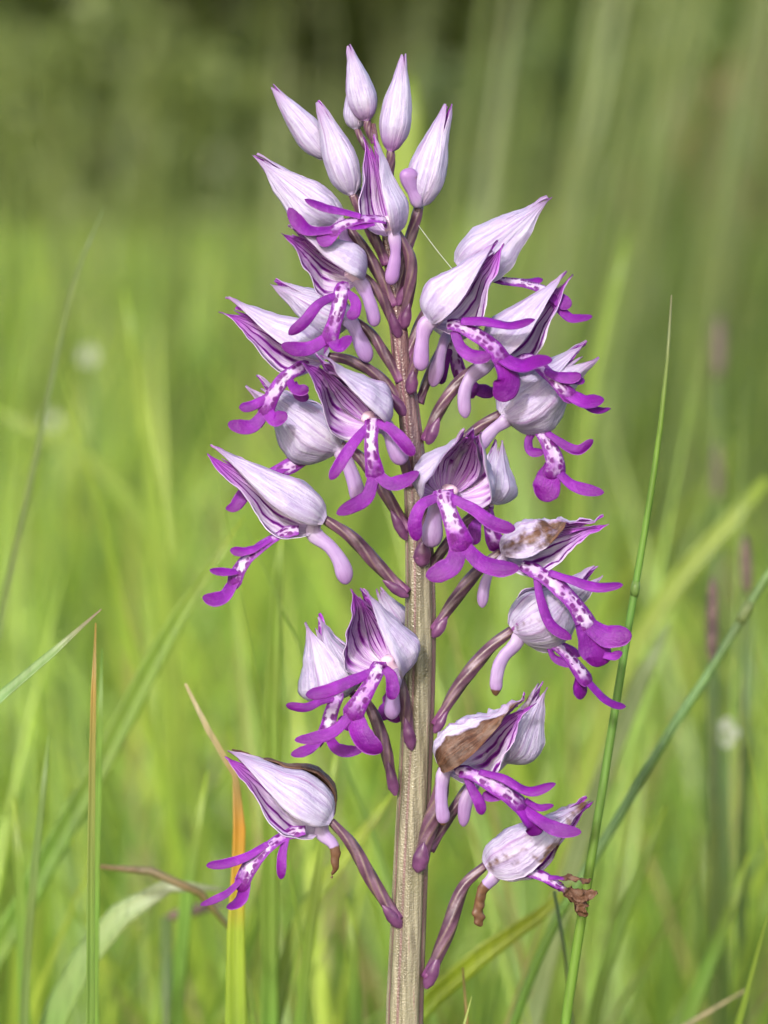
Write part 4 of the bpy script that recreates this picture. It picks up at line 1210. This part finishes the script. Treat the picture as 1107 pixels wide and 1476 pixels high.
# small hood peeping out behind
flower((578, 905, -34), (545, 846, -30), (-.2, 0, -1), 24, sep=.05, ov=dict(pts=[(580, 906, -34), (592, 930, -24), (602, 960, -14)], r0=7, r1=8, r2=8),
       lipd=dict(body=[(580, 960, -30), (574, 990, -30), (566, 1010, -30), (560, 1022, -30)], arms=[], legs=[[(558, 1020, -30), (566, 1030, -28), (582, 1034, -28)], [(560, 1020, -30), (552, 1030, -28), (545, 1036, -28)]], tooth=False, hair=False))
# right below the middle, withering, facing us
flower((638, 1106, 34), (764, 1004, 74), (.45, -.62, .85), 50, open_=12, sep=.08, kx=.95, wr=lambda u, v: .75 * min(1, max(0, (u - .1) * 2.0)) * (1 - .5 * v) + .12, wd=.05, crump=.8,
       lab='withering flower with a shrivelled brown flap over its throat',
       lipd=dict(body=[(664, 1106, 66), (694, 1116, 78), (726, 1134, 84), (756, 1160, 86)], arms=[[(690, 1106, 76), (724, 1114, 88), (762, 1132, 94), (799, 1120, 96)], [(672, 1114, 70), (680, 1132, 76), (690, 1150, 80), (694, 1168, 80)], [(724, 1142, 76), (706, 1144, 70), (697, 1137, 66)]],
                 legs=[dict(w=15, p=[(754, 1156, 86), (762, 1172, 88), (768, 1184, 88), (766, 1198, 86)]), dict(w=9, p=[(762, 1170, 86), (786, 1180, 92), (808, 1188, 96), (836, 1190, 98)]), dict(w=5, p=[(756, 1146, 82), (776, 1158, 80), (797, 1154, 80)])], bw=(9, 12, 13, 15), aw=7.5, nor=(.15, .6, .8)),
       sp=dict(pts=[(640, 1112, 40), (636, 1146, 42), (640, 1190, 40)], r0=13, r1=11, brown=.06, tone=.12), ov=dict(pts=[(640, 1108, 28), (634, 1150, 26), (618, 1200, 24), (606, 1246, 24)], r0=13, r1=16, r2=13))
# its neighbour behind, pale narrow hood
flower((722, 1096, -4), (786, 984, 2), (.6, -.2, -.3), 36, sep=.06, open_=-6, wd=.36, wl=.25, crump=.15, kx=.8,
       sp=dict(pts=[(690, 1120, 10), (672, 1150, 14), (667, 1190, 14)], r0=13, r1=11, tone=.12), ov=dict(pts=[(718, 1098, -8), (682, 1128, -6), (652, 1170, 0), (618, 1226, 6)], r0=9, r1=10, r2=9))
# lowest right, withered
flower((700, 1248, 6), (858, 1150, 16), (.5, -.7, .30), 41, sep=.03, open_=-2, wl=lambda u, v: .2 + .3 * max(0, v - .3), wr=lambda u, v: .25 + .5 * max(0, v - .38), wd=lambda u, v: .2 + .5 * max(0, v - .3), crump=.5, kx=.9, bend=(0, -.02, 0),
       lab='withered flower with a curled brown lip, tip and spur',
       lipd=dict(body=[(748, 1252, 26), (778, 1257, 32), (806, 1272, 34), (830, 1290, 34)], arms=[[(790, 1260, 34), (820, 1260, 40), (850, 1263, 42)], [(780, 1262, 26), (800, 1274, 24), (812, 1278, 24)]],
                 legs=[dict(w=9, p=[(828, 1288, 34), (840, 1286, 36), (858, 1282, 38)]), dict(w=9, p=[(826, 1284, 34), (836, 1300, 34), (842, 1318, 34)])], bw=(8, 8, 7, 6), aw=5.5, lw=9, nor=(0, .7, .7), tooth=False, hair=False,
                 wither=lambda c, u: np.clip((c[0] - 100) / 18, 0, 1)),
       sp=dict(pts=[(712, 1262, 14), (696, 1280, 16), (690, 1302, 16), (692, 1336, 14)], r0=12, r1=9, brown=.66, tone=.05), ov=dict(pts=[(700, 1247, 4), (668, 1278, 8), (644, 1345, 14), (616, 1412, 16)], r0=9, r1=14, r2=11))
# lowest left, profile with a brown back
flower((476, 1184, 14), (326, 1082, 22), (-.5, -.78, 1.1), 45, sep=.05, open_=-1, flare=.03, wd=lambda u, v: .55 + .35 * v, crump=.14, ky=1.15, rd=1.18, hdd=58,
       lab='fading flower with a reddish brown withered edge on top of its hood',
       lipd=dict(body=[(420, 1198, 30), (388, 1216, 42), (360, 1245, 46), (344, 1280, 46)], arms=[[(386, 1212, 42), (358, 1228, 52), (328, 1238, 56), (298, 1241, 58)], [(414, 1200, 34), (408, 1222, 42), (406, 1242, 46), (405, 1263, 46)]],
                 legs=[dict(w=5, p=[(346, 1270, 48), (328, 1282, 52), (308, 1292, 54), (289, 1299, 56)]), dict(w=11, p=[(350, 1268, 46), (350, 1288, 46), (340, 1300, 46), (326, 1304, 46)])], bw=(8, 9, 12, 13), aw=7, nor=(-.3, .5, .8), tooth=False),
       sp=dict(pts=[(464, 1200, 18), (480, 1216, 22), (484, 1238, 22), (478, 1266, 20)], r0=13, r1=9, brown=.52, tone=.05, pointed=True), ov=dict(pts=[(477, 1184, 12), (506, 1216, 14), (538, 1272, 16), (574, 1328, 20)], r0=9, r1=13, r2=11))

# ---- violet bracts where the stalks leave the stem
for i, (p, dr, Lp, wp) in enumerate([((588, 860, 20), (-.75, .5, .1), 36, 12), ((594, 1080, 22), (-.2, .95, .2), 40, 13), ((624, 918, 16), (.55, .8, .1), 30, 13), ((626, 1056, 12), (.5, .85, .1), 30, 11),
                                     ((602, 1256, 24), (.2, .95, .2), 38, 18), ((614, 1424, 16), (.35, .9, .1), 42, 15), ((578, 1336, 20), (-.6, .75, .2), 36, 14), ((570, 1146, 14), (-.2, .95, .1), 42, 12),
                                     ((607, 816, 22), (.1, .95, .2), 34, 19), ((586, 778, 12), (-.45, .85, .1), 40, 12), ((616, 640, 10), (.4, .9, .1), 34, 13), ((618, 706, 8), (.5, .8, .1), 30, 12),
                                     ((576, 488, 8), (-.3, .9, .3), 34, 12), ((582, 474, 10), (.2, .95, .3), 32, 12), ((592, 568, 18), (.1, .95, .3), 30, 14), ((573, 440, 6), (.4, .9, .3), 30, 11), ((584, 600, 8), (-.5, .85, .2), 32, 13)]):
    bract(p, dr, Lp * 1.25, wp * .88, i)

# spider thread between two flowers
a_, b_ = W(598, 318, 6), W(662, 400, 0)
pp = spline([a_, (a_ + b_) / 2 + np.array([0, 0, -.00012]), b_], 12)
V, F = sweep(pp - a_, np.full(12, .35 * S), np.full(12, .35 * S), (0, -1, 0), 5)
tag(meshobj('spider_thread', V, F, M['silk'], loc=a_), 'fine spider thread stretched between two of the upper orchid flowers', 'thread')
